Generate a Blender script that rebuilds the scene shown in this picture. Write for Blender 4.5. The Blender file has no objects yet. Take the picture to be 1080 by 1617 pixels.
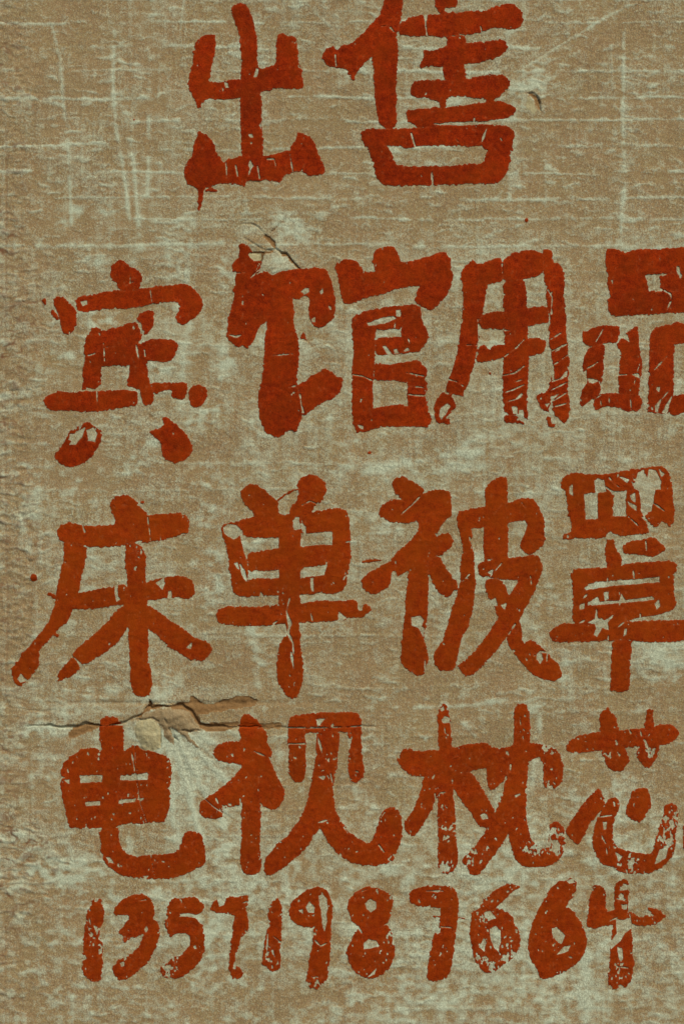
import bpy, math, numpy as np

# ------------------------------------------------------------------ camera, light, exposure
S = 0.00125                      # metres per photograph pixel on the wall face
Z0 = 0.45                        # height of the photograph's bottom edge above the wall foot
scene = bpy.context.scene
col = scene.collection

cam_d = bpy.data.cameras.new("camera")
cam = bpy.data.objects.new("camera", cam_d)
col.objects.link(cam)
D = 4.6
cam.location = (0.0, -D, Z0 + 1617 * S / 2)
cam.rotation_euler = (math.radians(90), 0, 0)
cam_d.sensor_fit = 'VERTICAL'
cam_d.sensor_height = 36.0
cam_d.lens = 36.0 * D / (1617 * S)
cam_d.clip_start = 0.05
cam_d.clip_end = 200.0
scene.camera = cam

SUN_EL, SUN_AZ = 48.0, 30.0      # degrees: above the horizon, to the right of the wall's normal
world = bpy.data.worlds.new("World")
scene.world = world
world.use_nodes = True
wn = world.node_tree.nodes
wl = world.node_tree.links
wn.clear()
wo = wn.new('ShaderNodeOutputWorld')
bg = wn.new('ShaderNodeBackground')
sky = wn.new('ShaderNodeTexSky')
sky.sky_type = 'NISHITA'
sky.sun_disc = False
sky.sun_elevation = math.radians(SUN_EL)
sky.sun_rotation = math.radians(180.0 - SUN_AZ)
sky.dust_density = 3.0
bg.inputs['Strength'].default_value = 0.06
wl.new(sky.outputs[0], bg.inputs[0])
wl.new(bg.outputs[0], wo.inputs[0])

sun_d = bpy.data.lights.new("sun", 'SUN')
sun_d.energy = 1.5
sun_d.angle = math.radians(10.0)
sun_d.color = (1.0, 0.95, 0.86)
sun = bpy.data.objects.new("sun", sun_d)
col.objects.link(sun)
sun.rotation_euler = (math.radians(90.0 - SUN_EL), 0, math.radians(SUN_AZ))

scene.view_settings.view_transform = 'Standard'
scene.view_settings.look = 'None'
scene.view_settings.gamma = 1.0
scene.view_settings.exposure = 1.06

# ------------------------------------------------------------------ canvas fields (photograph pixels, 1 px step)
M = 170
CW, CH = 1080 + 2 * M, 1617 + 2 * M
PX, PY = np.meshgrid(np.arange(CW) - M, np.arange(CH) - M)
PX = PX.astype(np.float32); PY = PY.astype(np.float32)
fy = np.fft.fftfreq(CH)[:, None]
fx = np.fft.rfftfreq(CW)[None, :]

def gn(sx, sy, seed, hp=None):
    """gaussian noise, blurred by sx, sy pixels; hp = sigma of a high-pass"""
    r = np.random.default_rng(seed).standard_normal((CH, CW)).astype(np.float32)
    k = np.exp(-2 * np.pi ** 2 * ((fx * sx) ** 2 + (fy * sy) ** 2))
    if hp:
        k = k * (1 - np.exp(-2 * np.pi ** 2 * ((fx * hp[0]) ** 2 + (fy * hp[1]) ** 2)))
    o = np.fft.irfft2(np.fft.rfft2(r) * k, s=(CH, CW))
    return (o / o.std()).astype(np.float32)

def blur(a, s):
    k = np.exp(-2 * np.pi ** 2 * ((fx * s) ** 2 + (fy * s) ** 2))
    return np.fft.irfft2(np.fft.rfft2(a) * k, s=(CH, CW)).astype(np.float32)

def wav(a):
    """bend a field up and down so that its crests run wavy"""
    sh = np.rint(2.2 * gn(9, 9, 77) + 1.2 * gn(4, 4, 78)).astype(int)
    yy = np.clip(np.arange(CH)[:, None] + sh, 0, CH - 1)
    return a[yy, np.arange(CW)[None, :]]

def sstep(a, lo, hi):
    t = np.clip((a - lo) / (hi - lo), 0, 1)
    return t * t * (3 - 2 * t)

def window(pts, pad):
    p = np.asarray(pts, float)
    x0 = int(max(0, math.floor(p[:, 0].min() - pad) + M)); x1 = int(min(CW, math.ceil(p[:, 0].max() + pad) + M + 1))
    y0 = int(max(0, math.floor(p[:, 1].min() - pad) + M)); y1 = int(min(CH, math.ceil(p[:, 1].max() + pad) + M + 1))
    return slice(y0, y1), slice(x0, x1)

def sdf_poly(pts, X, Y):
    """signed distance, positive inside"""
    d = np.full(X.shape, 1e9, np.float32)
    ins = np.zeros(X.shape, bool)
    n = len(pts)
    for i in range(n):
        ax, ay = pts[i]; bx, by = pts[(i + 1) % n]
        ex, ey = bx - ax, by - ay
        L = ex * ex + ey * ey + 1e-9
        t = np.clip(((X - ax) * ex + (Y - ay) * ey) / L, 0, 1)
        dx = X - ax - t * ex; dy = Y - ay - t * ey
        np.minimum(d, dx * dx + dy * dy, out=d)
        if ay != by:
            c = ((ay > Y) != (by > Y)) & (X < (bx - ax) * (Y - ay) / (by - ay) + ax)
            ins ^= c
    d = np.sqrt(d)
    return np.where(ins, d, -d)

def sdf_line(pts, X, Y):
    """distance to a polyline, and the 0..1 position along it"""
    d = np.full(X.shape, 1e9, np.float32)
    u = np.zeros(X.shape, np.float32)
    n = len(pts) - 1
    for i in range(n):
        ax, ay = pts[i]; bx, by = pts[i + 1]
        ex, ey = bx - ax, by - ay
        t = np.clip(((X - ax) * ex + (Y - ay) * ey) / (ex * ex + ey * ey + 1e-9), 0, 1)
        q = (X - ax - t * ex) ** 2 + (Y - ay - t * ey) ** 2
        m = q < d
        d = np.where(m, q, d); u = np.where(m, (i + t) / n, u)
    return np.sqrt(d), u

def rnd(pts):
    """one gentle corner cut, so that traced corners are not knife sharp"""
    o = []
    n = len(pts)
    for i in range(n):
        ax, ay = pts[i]; bx, by = pts[(i + 1) % n]
        o.append((ax + .18 * (bx - ax), ay + .18 * (by - ay)))
        o.append((ax + .82 * (bx - ax), ay + .82 * (by - ay)))
    return o

# ------------------------------------------------------------------ the writing, traced stroke by stroke
# each entry: kind, label, (x, y, scale) of the tracing window, strokes, cuts, cracks (polyline, width), wear (x, y, r, amount)
W = []
def char(kind, label, frame, strokes, cuts=(), cracks=(), wear=(), lines=()):
    W.append((kind, label, frame, strokes, cuts, cracks, wear, lines))

char('painted_character', 'red painted character 出, first of the top row', (280, 0, 4.5), [
 [(120,330),(140,290),(180,255),(235,237),(268,255),(275,310),(265,390),(245,480),(232,560),(225,640),(215,705),(180,725),(165,768),(140,760),(133,720),(100,670),(82,610),(85,540),(105,460),(118,390)],
 [(150,590),(225,580),(320,590),(345,575),(440,562),(520,545),(575,480),(605,492),(700,458),(780,450),(880,490),(890,570),(895,630),(800,632),(740,622),(640,640),(590,655),(450,695),(370,700),(280,710),(215,700),(140,700)],
 [(705,255),(750,233),(790,255),(835,260),(853,290),(860,400),(870,475),(888,500),(885,545),(898,600),(890,632),(840,632),(760,625),(700,600),(690,470),(705,410)],
 [(155,925),(200,950),(240,990),(270,1030),(280,1090),(320,1130),(340,1160),(350,1270),(330,1290),(250,1320),(190,1340),(185,1400),(175,1460),(158,1512),(145,1490),(148,1430),(150,1345),(110,1320),(70,1310),(60,1270),(45,1220),(70,1160),(105,1110),(115,1020),(140,970)],
 [(300,1170),(360,1125),(400,1130),(460,1100),(600,1105),(650,1105),(720,1085),(800,1068),(870,1065),(900,1200),(880,1215),(830,1220),(750,1250),(740,1285),(690,1290),(600,1275),(560,1285),(500,1270),(475,1340),(430,1300),(300,1310)],
 [(845,950),(880,937),(950,975),(985,1030),(1005,1100),(1030,1160),(1050,1190),(1040,1240),(985,1245),(930,1250),(900,1220),(860,1210),(810,1180),(800,1070),(815,1020),(840,1000)],
 [(380,70),(395,35),(440,15),(480,25),(510,60),(535,130),(555,200),(568,280),(572,360),(572,470),(580,560),(590,660),(605,740),(600,850),(610,950),(610,1100),(605,1180),(560,1280),(480,1290),(455,1180),(455,1090),(452,900),(450,700),(445,620),(450,540),(455,450),(450,340),(440,250),(425,190),(395,120)],
 [(200,1345),(240,1335),(300,1355),(240,1362),(205,1360)],
], [[(545,545),(565,485),(578,490),(568,545)],[(335,580),(365,590),(365,622),(345,622)],[(505,1170),(520,1140),(540,1180),(520,1205)],[(508,955),(530,952),(538,972),(520,972)],[(580,890),(598,860),(596,915)]],
 [([(345,1140),(350,1200),(353,1262)],8),([(415,1175),(430,1250)],6),([(800,1095),(812,1160),(822,1222)],7),([(505,1250),(520,1200)],6),([(570,1180),(585,1270)],5),([(885,1210),(905,1165)],5),([(640,1130),(690,1130),(700,1180)],4),([(150,310),(160,265)],6)])

char('painted_character', 'red painted character 售, second of the top row', (500, 0, 3.0), [
 [(320,-40),(405,-40),(410,40),(390,120),(370,200),(250,275),(205,325),(190,350),(175,382),(160,370),(148,350),(150,330),(90,320),(45,310),(20,265),(50,230),(80,215),(100,240),(120,215),(165,205),(220,155),(270,100),(305,60),(315,20)],
 [(270,130),(330,120),(370,150),(385,210),(385,300),(375,400),(378,500),(380,580),(365,605),(325,610),(295,585),(280,520),(272,430),(270,320),(262,280),(250,200)],
 [(555,-35),(668,-35),(665,20),(655,40),(650,75),(590,75),(580,60),(562,35)],
 [(385,140),(400,105),(440,82),(500,70),(560,70),(640,60),(720,52),(790,55),(820,40),(880,20),(930,18),(970,50),(985,95),(960,125),(930,142),(880,135),(830,132),(780,150),(720,165),(640,172),(590,175),(530,170),(480,172),(400,168)],
 [(500,240),(550,240),(620,215),(700,205),(770,200),(850,188),(890,192),(907,225),(895,250),(850,275),(770,295),(700,305),(640,310),(590,315),(530,312),(485,322),(495,290),(510,265)],
 [(445,400),(470,382),(540,375),(620,378),(720,370),(800,355),(870,352),(915,375),(912,410),(870,450),(838,472),(845,495),(805,495),(800,468),(740,465),(690,455),(615,460),(612,515),(582,515),(580,478),(520,465),(480,462),(445,450)],
 [(420,525),(480,515),(560,505),(600,510),(680,500),(740,490),(800,485),(850,475),(890,478),(945,515),(930,545),(880,568),(800,572),(740,575),(640,580),(560,590),(550,605),(480,605),(470,595),(430,570)],
 [(610,170),(705,160),(705,200),(700,310),(710,375),(700,390),(605,390),(595,330),(605,250),(620,190)],
 [(215,640),(335,690),(350,720),(380,780),(400,795),(380,870),(320,880),(280,835),(265,760),(235,690)],
 [(205,625),(250,605),(330,610),(480,605),(600,590),(740,592),(850,590),(910,598),(938,625),(935,660),(910,710),(870,722),(810,715),(780,690),(700,695),(610,688),(550,690),(500,690),(420,705),(390,690),(335,690),(250,700),(225,690)],
 [(805,710),(935,640),(920,740),(905,810),(870,860),(790,860),(780,775),(795,750)],
 [(370,780),(420,787),(520,787),(640,785),(720,775),(790,770),(880,800),(870,860),(845,870),(720,870),(600,875),(450,880),(320,880),(290,840)],
], [[(505,66),(525,66),(515,118)],[(610,38),(655,36),(655,52),(620,58),(608,48)],[(430,395),(445,395),(443,440),(430,440)]],
 [([(447,630),(465,690)],6),([(780,675),(792,640),(806,605)],8),([(545,815),(550,880)],8),([(775,125),(782,155)],6),([(515,118),(522,165)],4),([(88,260),(92,312)],5),([(555,586),(640,588),(712,584)],8),([(735,580),(800,582),(870,579)],7),([(310,125),(340,120),(365,150)],3),([(670,672),(660,660)],5),([(870,655),(876,665)],5),([(745,560),(745,585)],6)])

char('painted_character', 'red painted character 宾, first of the second row', (60, 400, 3.857), [
 [(440,110),(450,75),(490,42),(515,40),(545,65),(560,85),(590,85),(620,110),(635,155),(625,190),(610,225),(560,235),(500,230),(485,190),(460,170),(445,145)],
 [(230,280),(260,265),(330,250),(420,232),(500,225),(560,220),(640,215),(700,205),(800,195),(870,185),(915,190),(960,225),(995,265),(1005,310),(1000,350),(970,385),(920,415),(885,435),(850,425),(840,390),(855,350),(870,320),(850,300),(780,298),(700,305),(640,325),(560,335),(480,340),(400,340),(340,350),(290,362),(240,350),(232,310)],
 [(95,275),(130,262),(165,270),(195,300),(220,330),(240,360),(237,430),(220,475),(178,497),(150,480),(140,420),(130,370),(100,320)],
 [(28,285),(45,272),(52,312),(42,315)],
 [(78,345),(100,343),(130,400),(118,408),(90,378)],
 [(330,460),(345,450),(375,455),(410,470),(480,450),(550,425),(600,415),(640,470),(635,520),(600,570),(410,580),(330,560),(310,520)],
 [(600,390),(640,355),(680,345),(708,355),(708,400),(695,460),(655,500),(640,470),(620,430)],
 [(295,510),(340,450),(400,500),(410,570),(405,660),(385,700),(388,790),(350,830),(310,820),(265,835),(280,780),(270,740),(290,650),(280,580)],
 [(330,570),(600,555),(640,540),(700,525),(780,520),(830,528),(858,560),(850,590),(830,640),(800,665),(740,655),(670,655),(600,680),(540,690),(480,680),(400,690),(340,680)],
 [(560,660),(665,650),(670,720),(685,790),(710,850),(705,915),(650,925),(620,880),(610,830),(540,810),(545,780),(555,740)],
 [(35,900),(60,870),(130,838),(200,850),(265,838),(330,840),(430,840),(530,830),(610,835),(612,930),(520,940),(440,955),(360,965),(250,965),(160,955),(90,965),(50,940)],
 [(690,790),(780,785),(850,788),(910,785),(912,830),(890,895),(850,890),(820,880),(815,830),(760,840),(720,860),(700,830)],
 [(915,860),(935,810),(985,800),(1030,820),(1033,880),(1000,930),(960,940),(925,915)],
 [(95,1230),(130,1190),(160,1150),(190,1090),(240,1060),(300,1022),(350,1050),(390,1075),(385,1150),(360,1200),(310,1260),(250,1295),(190,1305),(140,1285)],
 [(675,1085),(720,1070),(765,1050),(760,1000),(785,990),(830,1030),(880,1075),(920,1120),(945,1180),(930,1230),(890,1265),(835,1280),(780,1260),(755,1210),(750,1150),(710,1120)],
], [[(262,295),(300,288),(302,310),(275,325)],[(235,1085),(290,1060),(275,1110),(230,1165),(195,1165),(210,1140)],[(300,1080),(340,1060),(362,1100),(350,1150),(310,1140)],[(200,1100),(230,1098),(215,1140),(190,1135)],[(255,1060),(270,1050),(250,1085)],[(608,830),(620,830),(640,925),(618,930)],[(300,820),(370,832),(330,838),(305,835)],[(545,815),(580,815),(580,828),(550,830)],[(610,425),(625,420),(640,485),(632,490)]],
 [([(683,215),(697,300)],8),([(600,560),(615,640)],9),([(650,590),(655,625)],6),([(360,840),(365,920)],9),([(310,622),(345,612),(375,590)],4),([(402,550),(408,655)],5),([(565,130),(563,180)],3),([(195,480),(190,520)],3)],
 [(370,1080,40,.6),(760,890,60,.3)])

char('painted_character', 'red painted character 馆, second of the second row, its top left corner flaked away', (340, 340, 4.491), [
 [(165,215),(190,198),(235,215),(265,260),(230,275),(245,300),(290,325),(330,330),(320,390),(300,420),(260,450),(150,500),(140,450),(150,415),(120,390),(118,350),(150,315),(172,285)],
 [(150,420),(250,430),(340,400),(420,430),(450,500),(400,600),(370,760),(330,770),(300,830),(260,910),(225,945),(190,920),(160,940),(120,905),(80,870),(85,810),(90,740),(110,670),(135,590),(140,550),(120,540),(130,510),(145,490)],
 [(330,395),(380,405),(410,428),(450,400),(540,385),(640,378),(730,370),(790,385),(815,440),(840,500),(850,580),(850,680),(835,740),(790,780),(740,797),(700,790),(690,760),(665,720),(665,640),(670,590),(640,570),(590,600),(545,580),(450,560),(350,520)],
 [(380,540),(545,540),(555,650),(560,800),(590,880),(595,980),(585,1100),(580,1200),(600,1260),(620,1430),(590,1500),(570,1540),(530,1520),(480,1560),(440,1580),(375,1555),(340,1500),(315,1440),(305,1380),(305,1260),(330,1180),(345,1050),(350,950),(360,760)],
 [(580,1200),(650,1165),(680,1135),(730,1120),(770,1080),(830,1110),(865,1145),(912,1165),(890,1190),(905,1210),(880,1260),(830,1300),(770,1320),(720,1350),(660,1400),(625,1430),(605,1360),(600,1270)],
 [(625,818),(655,895),(598,872)],
 # right half
 [(849,352),(880,326),(926,310),(972,310),(1018,342),(1054,392),(1064,580),(1009,616),(954,630),(909,621),(890,561),(867,451)],
 [(1045,396),(1100,402),(1210,370),(1320,338),(1411,315),(1502,295),(1576,265),(1590,490),(1445,495),(1372,504),(1280,527),(1189,559),(1107,577),(1043,590)],
 [(1502,295),(1576,265),(1631,256),(1663,297),(1672,380),(1686,444),(1667,508),(1631,581),(1576,640),(1530,672),(1494,668),(1439,636),(1407,608),(1420,563),(1452,485)],
 [(1117,270),(1155,238),(1201,222),(1247,217),(1279,238),(1302,288),(1320,334),(1357,400),(1137,420),(1124,371),(1117,316)],
 [(964,732),(1009,700),(1073,677),(1137,682),(1147,773),(1133,956),(1129,1048),(1119,1176),(1119,1359),(1110,1487),(1046,1533),(1009,1542),(986,1515),(971,1414),(968,1231),(973,1048),(982,956),(968,828)],
 [(1064,682),(1156,659),(1284,641),(1412,632),(1453,645),(1463,682),(1458,718),(1311,810),(1265,805),(1137,814),(1073,773)],
 [(1311,645),(1453,645),(1467,700),(1476,773),(1508,828),(1504,883),(1467,938),(1449,970),(1357,965),(1311,865),(1320,773)],
 [(1128,870),(1320,860),(1412,865),(1449,966),(1338,984),(1247,989),(1137,993)],
 [(1119,1048),(1247,1057),(1357,1034),(1439,1025),(1472,1057),(1499,1085),(1499,1130),(1476,1149),(1494,1204),(1357,1185),(1284,1176),(1128,1172)],
 [(1357,1094),(1494,1103),(1490,1158),(1504,1231),(1490,1286),(1504,1350),(1513,1414),(1357,1414),(1362,1231)],
 [(1110,1364),(1211,1350),(1302,1332),(1357,1350),(1412,1341),(1504,1387),(1541,1423),(1518,1487),(1504,1506),(1449,1492),(1357,1501),(1284,1497),(1201,1497),(1137,1510),(1073,1533),(1018,1538)],
], [[(610,540),(640,515),(662,515),(665,540),(630,560)],[(740,540),(760,520),(768,545),(750,558)],[(683,735),(705,725),(707,755),(690,754)],[(805,640),(820,650),(822,670),(810,660)],
 [(1078,764),(1119,750),(1137,741),(1265,714),(1284,732),(1201,764),(1137,778),(1083,784)],[(1284,672),(1310,672),(1310,718),(1281,718)],
 [(1137,828),(1256,810),(1302,814),(1316,842),(1265,860),(1137,867)],[(1183,929),(1206,925),(1238,966),(1256,989),(1220,984)],[(1265,952),(1284,947),(1302,979),(1270,979)],[(1329,966),(1366,938),(1375,961)],
 [(1137,998),(1247,993),(1338,984),(1449,970),(1467,984),(1430,1021),(1357,1030),(1247,1053),(1137,1039)],
 [(1124,1176),(1265,1172),(1352,1195),(1357,1332),(1284,1341),(1211,1350),(1124,1364)],[(1009,1487),(1046,1497),(1046,1515),(1028,1510)],[(1458,680),(1472,690),(1490,740),(1480,770),(1465,730)]],
 [([(400,995),(470,990),(550,984)],7),([(100,848),(150,862),(182,850)],11),([(525,1222),(570,1210)],6),([(600,1270),(610,1340),(625,1400)],6),([(255,440),(290,405),(322,378)],10),
  ([(973,1130),(1050,1143),(1110,1172)],4),([(1357,1117),(1420,1130),(1476,1140)],5),([(1362,1213),(1430,1216),(1476,1222)],7),([(1366,1272),(1476,1281)],4),([(1366,875),(1376,905)],9),([(1274,760),(1270,805)],7),([(150,410),(210,405)],4)])

char('painted_character', 'red painted character 用, third of the second row, its feet scored by slanting cracks', (670, 380, 4.5), [
 [(255,230),(290,180),(340,150),(420,180),(450,310),(430,420),(415,520),(385,570),(385,680),(370,800),(350,890),(320,970),(300,1050),(265,1110),(200,1090),(150,1070),(165,1000),(190,930),(215,850),(240,760),(255,640),(270,530),(278,440),(270,330),(258,280)],
 [(65,1200),(85,1130),(120,1082),(190,1080),(210,1140),(230,1180),(190,1220),(150,1262),(185,1272),(178,1305),(90,1295),(70,1260)],
 [(320,150),(345,140),(370,165),(420,160),(470,140),(520,122),(545,130),(555,160),(560,290),(450,315),(400,300),(340,250)],
 [(550,150),(590,110),(640,85),(710,68),(780,68),(830,85),(850,120),(850,235),(780,255),(710,275),(560,300)],
 [(410,525),(560,495),(730,480),(880,460),(885,580),(800,595),(730,610),(560,630),(400,625),(385,580)],
 [(385,750),(425,740),(460,775),(480,750),(560,735),(700,705),(760,690),(830,695),(870,720),(850,800),(750,820),(560,835),(450,860),(360,872)],
 [(555,290),(710,270),(725,400),(730,600),(735,700),(740,850),(735,1000),(725,1150),(738,1270),(700,1262),(660,1230),(640,1240),(590,1235),(555,1200),(555,1000),(560,850),(565,700),(560,500)],
 [(568,1245),(640,1243),(680,1275),(712,1300),(705,1315),(680,1298),(570,1292)],
 [(840,60),(885,58),(910,80),(912,155),(955,165),(985,210),(998,290),(990,380),(1000,500),(1010,580),(1005,650),(1015,760),(1030,870),(1020,980),(1010,1070),(1030,1130),(1030,1220),(1000,1300),(960,1280),(920,1240),(900,1130),(890,1000),(910,900),(900,820),(880,700),(895,560),(870,480),(860,330),(840,250)],
 [(785,1110),(830,1085),(880,1060),(890,1000),(905,1000),(895,1170),(880,1215),(830,1200),(815,1160)],
 [(862,1255),(905,1250),(945,1290),(915,1330),(870,1315)],
], [[(105,1250),(115,1190),(165,1152),(182,1180),(150,1230),(120,1272)],[(618,1180),(650,1180),(660,1232),(630,1228)],[(670,1205),(700,1200),(705,1270),(685,1275),(665,1240)],[(855,1160),(885,1158),(870,1182)],[(895,870),(912,880),(920,990),(905,995)],[(925,790),(975,742),(955,780)],[(965,975),(1012,925),(1005,965)],[(640,1125),(690,1085),(700,1095),(660,1125)],[(895,1110),(950,1090),(905,1140)],[(895,1255),(930,1260),(935,1300),(905,1300)],[(205,1095),(260,1115),(225,1165)]],
 [([(568,825),(615,790),(650,765),(705,705)],5),([(560,958),(640,942),(705,893)],6),([(575,1080),(630,1060),(705,1025)],6),([(580,1147),(640,1130),(695,1108)],7),([(640,1003),(690,990)],8),([(895,702),(970,655)],9),([(905,785),(1012,735)],6),([(920,882),(1015,815)],6),([(905,1002),(1002,968)],6),([(900,1062),(1010,1008)],6),([(910,1142),(1012,1078)],7),([(915,1182),(1032,1150)],8),([(875,350),(905,400),(900,520)],6),([(885,400),(905,365)],5),([(160,985),(220,1000),(275,1035)],5),([(300,742),(370,745)],5),([(378,560),(385,640),(380,760)],6),([(853,805),(878,720)],16),([(550,170),(552,230)],4),([(215,850),(195,915),(180,960)],7),([(570,640),(605,640)],5)],
 [(840,1130,40,.45),(900,1280,50,.4),(700,1240,40,.35),(1000,900,40,.3)])

char('painted_character', 'red painted character 品, last of the second row, cut by the right edge', (900, 380, 5.578), [
 [(320,75),(370,68),(440,90),(480,108),(560,80),(640,75),(760,75),(880,70),(1000,50),(1180,60),(1190,200),(1150,300),(800,290),(660,305),(500,320),(330,300),(305,180)],
 [(305,160),(500,200),(660,300),(690,440),(680,520),(500,600),(340,560),(350,500),(330,400),(325,300)],
 [(790,290),(1150,280),(1190,300),(1185,470),(790,445)],
 [(330,490),(690,438),(790,443),(1180,430),(1175,620),(1000,635),(850,640),(700,655),(600,655),(500,665),(420,665),(330,635)],
 [(95,805),(150,795),(200,765),(260,755),(350,745),(440,760),(425,860),(410,900),(300,905),(230,940),(180,935),(110,905)],
 [(440,870),(510,800),(560,760),(595,760),(605,880),(610,960),(630,1050),(625,1200),(605,1330),(600,1370),(430,1360),(420,1200),(440,1000),(410,900)],
 [(180,935),(300,900),(295,1050),(280,1220),(270,1330),(210,1400),(110,1460),(80,1460),(85,1390),(100,1310),(150,1250),(140,1150),(112,1150),(105,1100),(125,1000)],
 [(210,1400),(280,1340),(430,1345),(560,1340),(620,1370),(640,1440),(600,1500),(540,1500),(500,1515),(450,1475),(350,1455),(280,1465),(230,1500),(200,1460)],
 [(720,780),(900,720),(920,920),(905,1100),(910,1350),(880,1530),(760,1520),(670,1500),(680,1400),(690,1200),(695,1000),(700,860)],
 [(720,780),(800,760),(880,740),(940,710),(1000,735),(1200,720),(1200,900),(1000,905),(900,925)],
 [(860,1370),(1000,1355),(1150,1350),(1200,1380),(1180,1510),(1000,1515),(870,1545)],
 [(1070,800),(1200,760),(1210,1000),(1200,1400),(1075,1400)],
], [[(933,222),(960,230),(965,280),(982,310),(968,332),(940,285)],[(360,350),(375,345),(372,390)],[(155,1215),(200,1218),(245,1235),(200,1258),(160,1252)],[(105,1185),(142,1135),(135,1230),(105,1232)],[(125,1455),(195,1395),(198,1470),(150,1502)],[(430,860),(470,762),(525,772),(470,820),(500,830),(518,892),(465,855)],[(540,1178),(600,1165),(612,1215),(570,1200)],[(755,1285),(790,1290),(778,1332),(755,1312)],[(745,1455),(800,1390),(785,1440),(772,1515),(750,1505)],[(838,1455),(895,1368),(862,1480),(845,1525),(812,1515)],[(250,1240),(285,1280),(265,1290)]],
 [([(285,785),(255,840),(225,890)],11),([(575,1190),(560,1270)],8),([(340,1380),(340,1430)],10),([(525,1370),(535,1490)],8),([(150,1125),(200,1100),(240,1070)],5),([(612,1080),(585,1165)],10),([(740,1135),(850,1020)],7),([(800,1400),(865,1325)],9),([(820,440),(880,470),(890,520)],5),([(850,610),(880,540)],4),([(430,1185),(500,1180)],4),([(225,1390),(270,1360)],7),([(265,1410),(270,1450)],9)],
 [(700,1490,60,.5),(120,1440,60,.4),(930,740,50,.25)])

char('painted_character', 'red painted character 床, first of the third row', (10, 770, 3.176), [
 [(250,230),(270,195),(320,170),(360,185),(420,190),(550,185),(715,135),(800,130),(860,125),(905,140),(922,180),(910,235),(850,245),(780,265),(700,275),(600,290),(490,300),(400,295),(290,280)],
 [(520,100),(530,60),(570,35),(610,32),(640,55),(680,100),(718,142),(700,230),(600,260),(550,190),(540,140)],
 [(290,270),(410,290),(400,370),(380,450),(365,530),(340,600),(310,680),(270,700),(240,735),(190,790),(165,830),(170,880),(150,920),(110,960),(75,1000),(45,985),(28,950),(30,900),(60,870),(90,820),(130,780),(180,720),(220,660),(250,560),(260,480),(280,400),(290,320)],
 [(260,490),(310,485),(360,530),(420,515),(500,500),(545,495),(580,485),(610,490),(620,590),(555,590),(500,600),(420,612),(330,610),(260,600)],
 [(700,470),(750,460),(800,450),(880,440),(930,460),(950,500),(940,540),(910,562),(860,550),(810,555),(740,565),(700,570)],
 [(560,610),(620,560),(650,640),(600,720),(550,790),(480,840),(390,890),(340,860),(330,830),(400,770),(480,700)],
 [(330,845),(380,900),(340,940),(265,975),(258,940),(290,900)],
 [(700,580),(740,600),(800,650),(880,700),(940,750),(1000,765),(1025,790),(1033,820),(990,870),(940,865),(880,840),(820,800),(760,740),(715,715),(690,650)],
 [(600,290),(640,275),(680,290),(705,340),(700,450),(715,600),(715,750),(715,870),(735,930),(725,1040),(690,1052),(640,1040),(625,980),(620,850),(612,720),(600,600),(610,450),(598,380)],
 [(225,728),(240,720),(268,742),(258,750)],
], [[(752,480),(792,452),(797,480),(785,512)],[(814,518),(828,518),(832,556),(811,558)],[(543,490),(560,488),(560,540),(572,560),(555,572),(548,540)],[(638,275),(682,268),(672,288)],[(905,802),(932,778),(925,808)],[(58,960),(75,935),(108,965),(75,978)],[(640,400),(655,395),(652,415),(642,415)]],
 [([(710,150),(718,200),(725,262)],6),([(335,845),(360,870),(385,892)],8),([(860,245),(880,235),(910,232)],5),([(385,190),(395,225)],3),([(545,100),(540,90)],3)],
 [(640,330,60,.25)])

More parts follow.
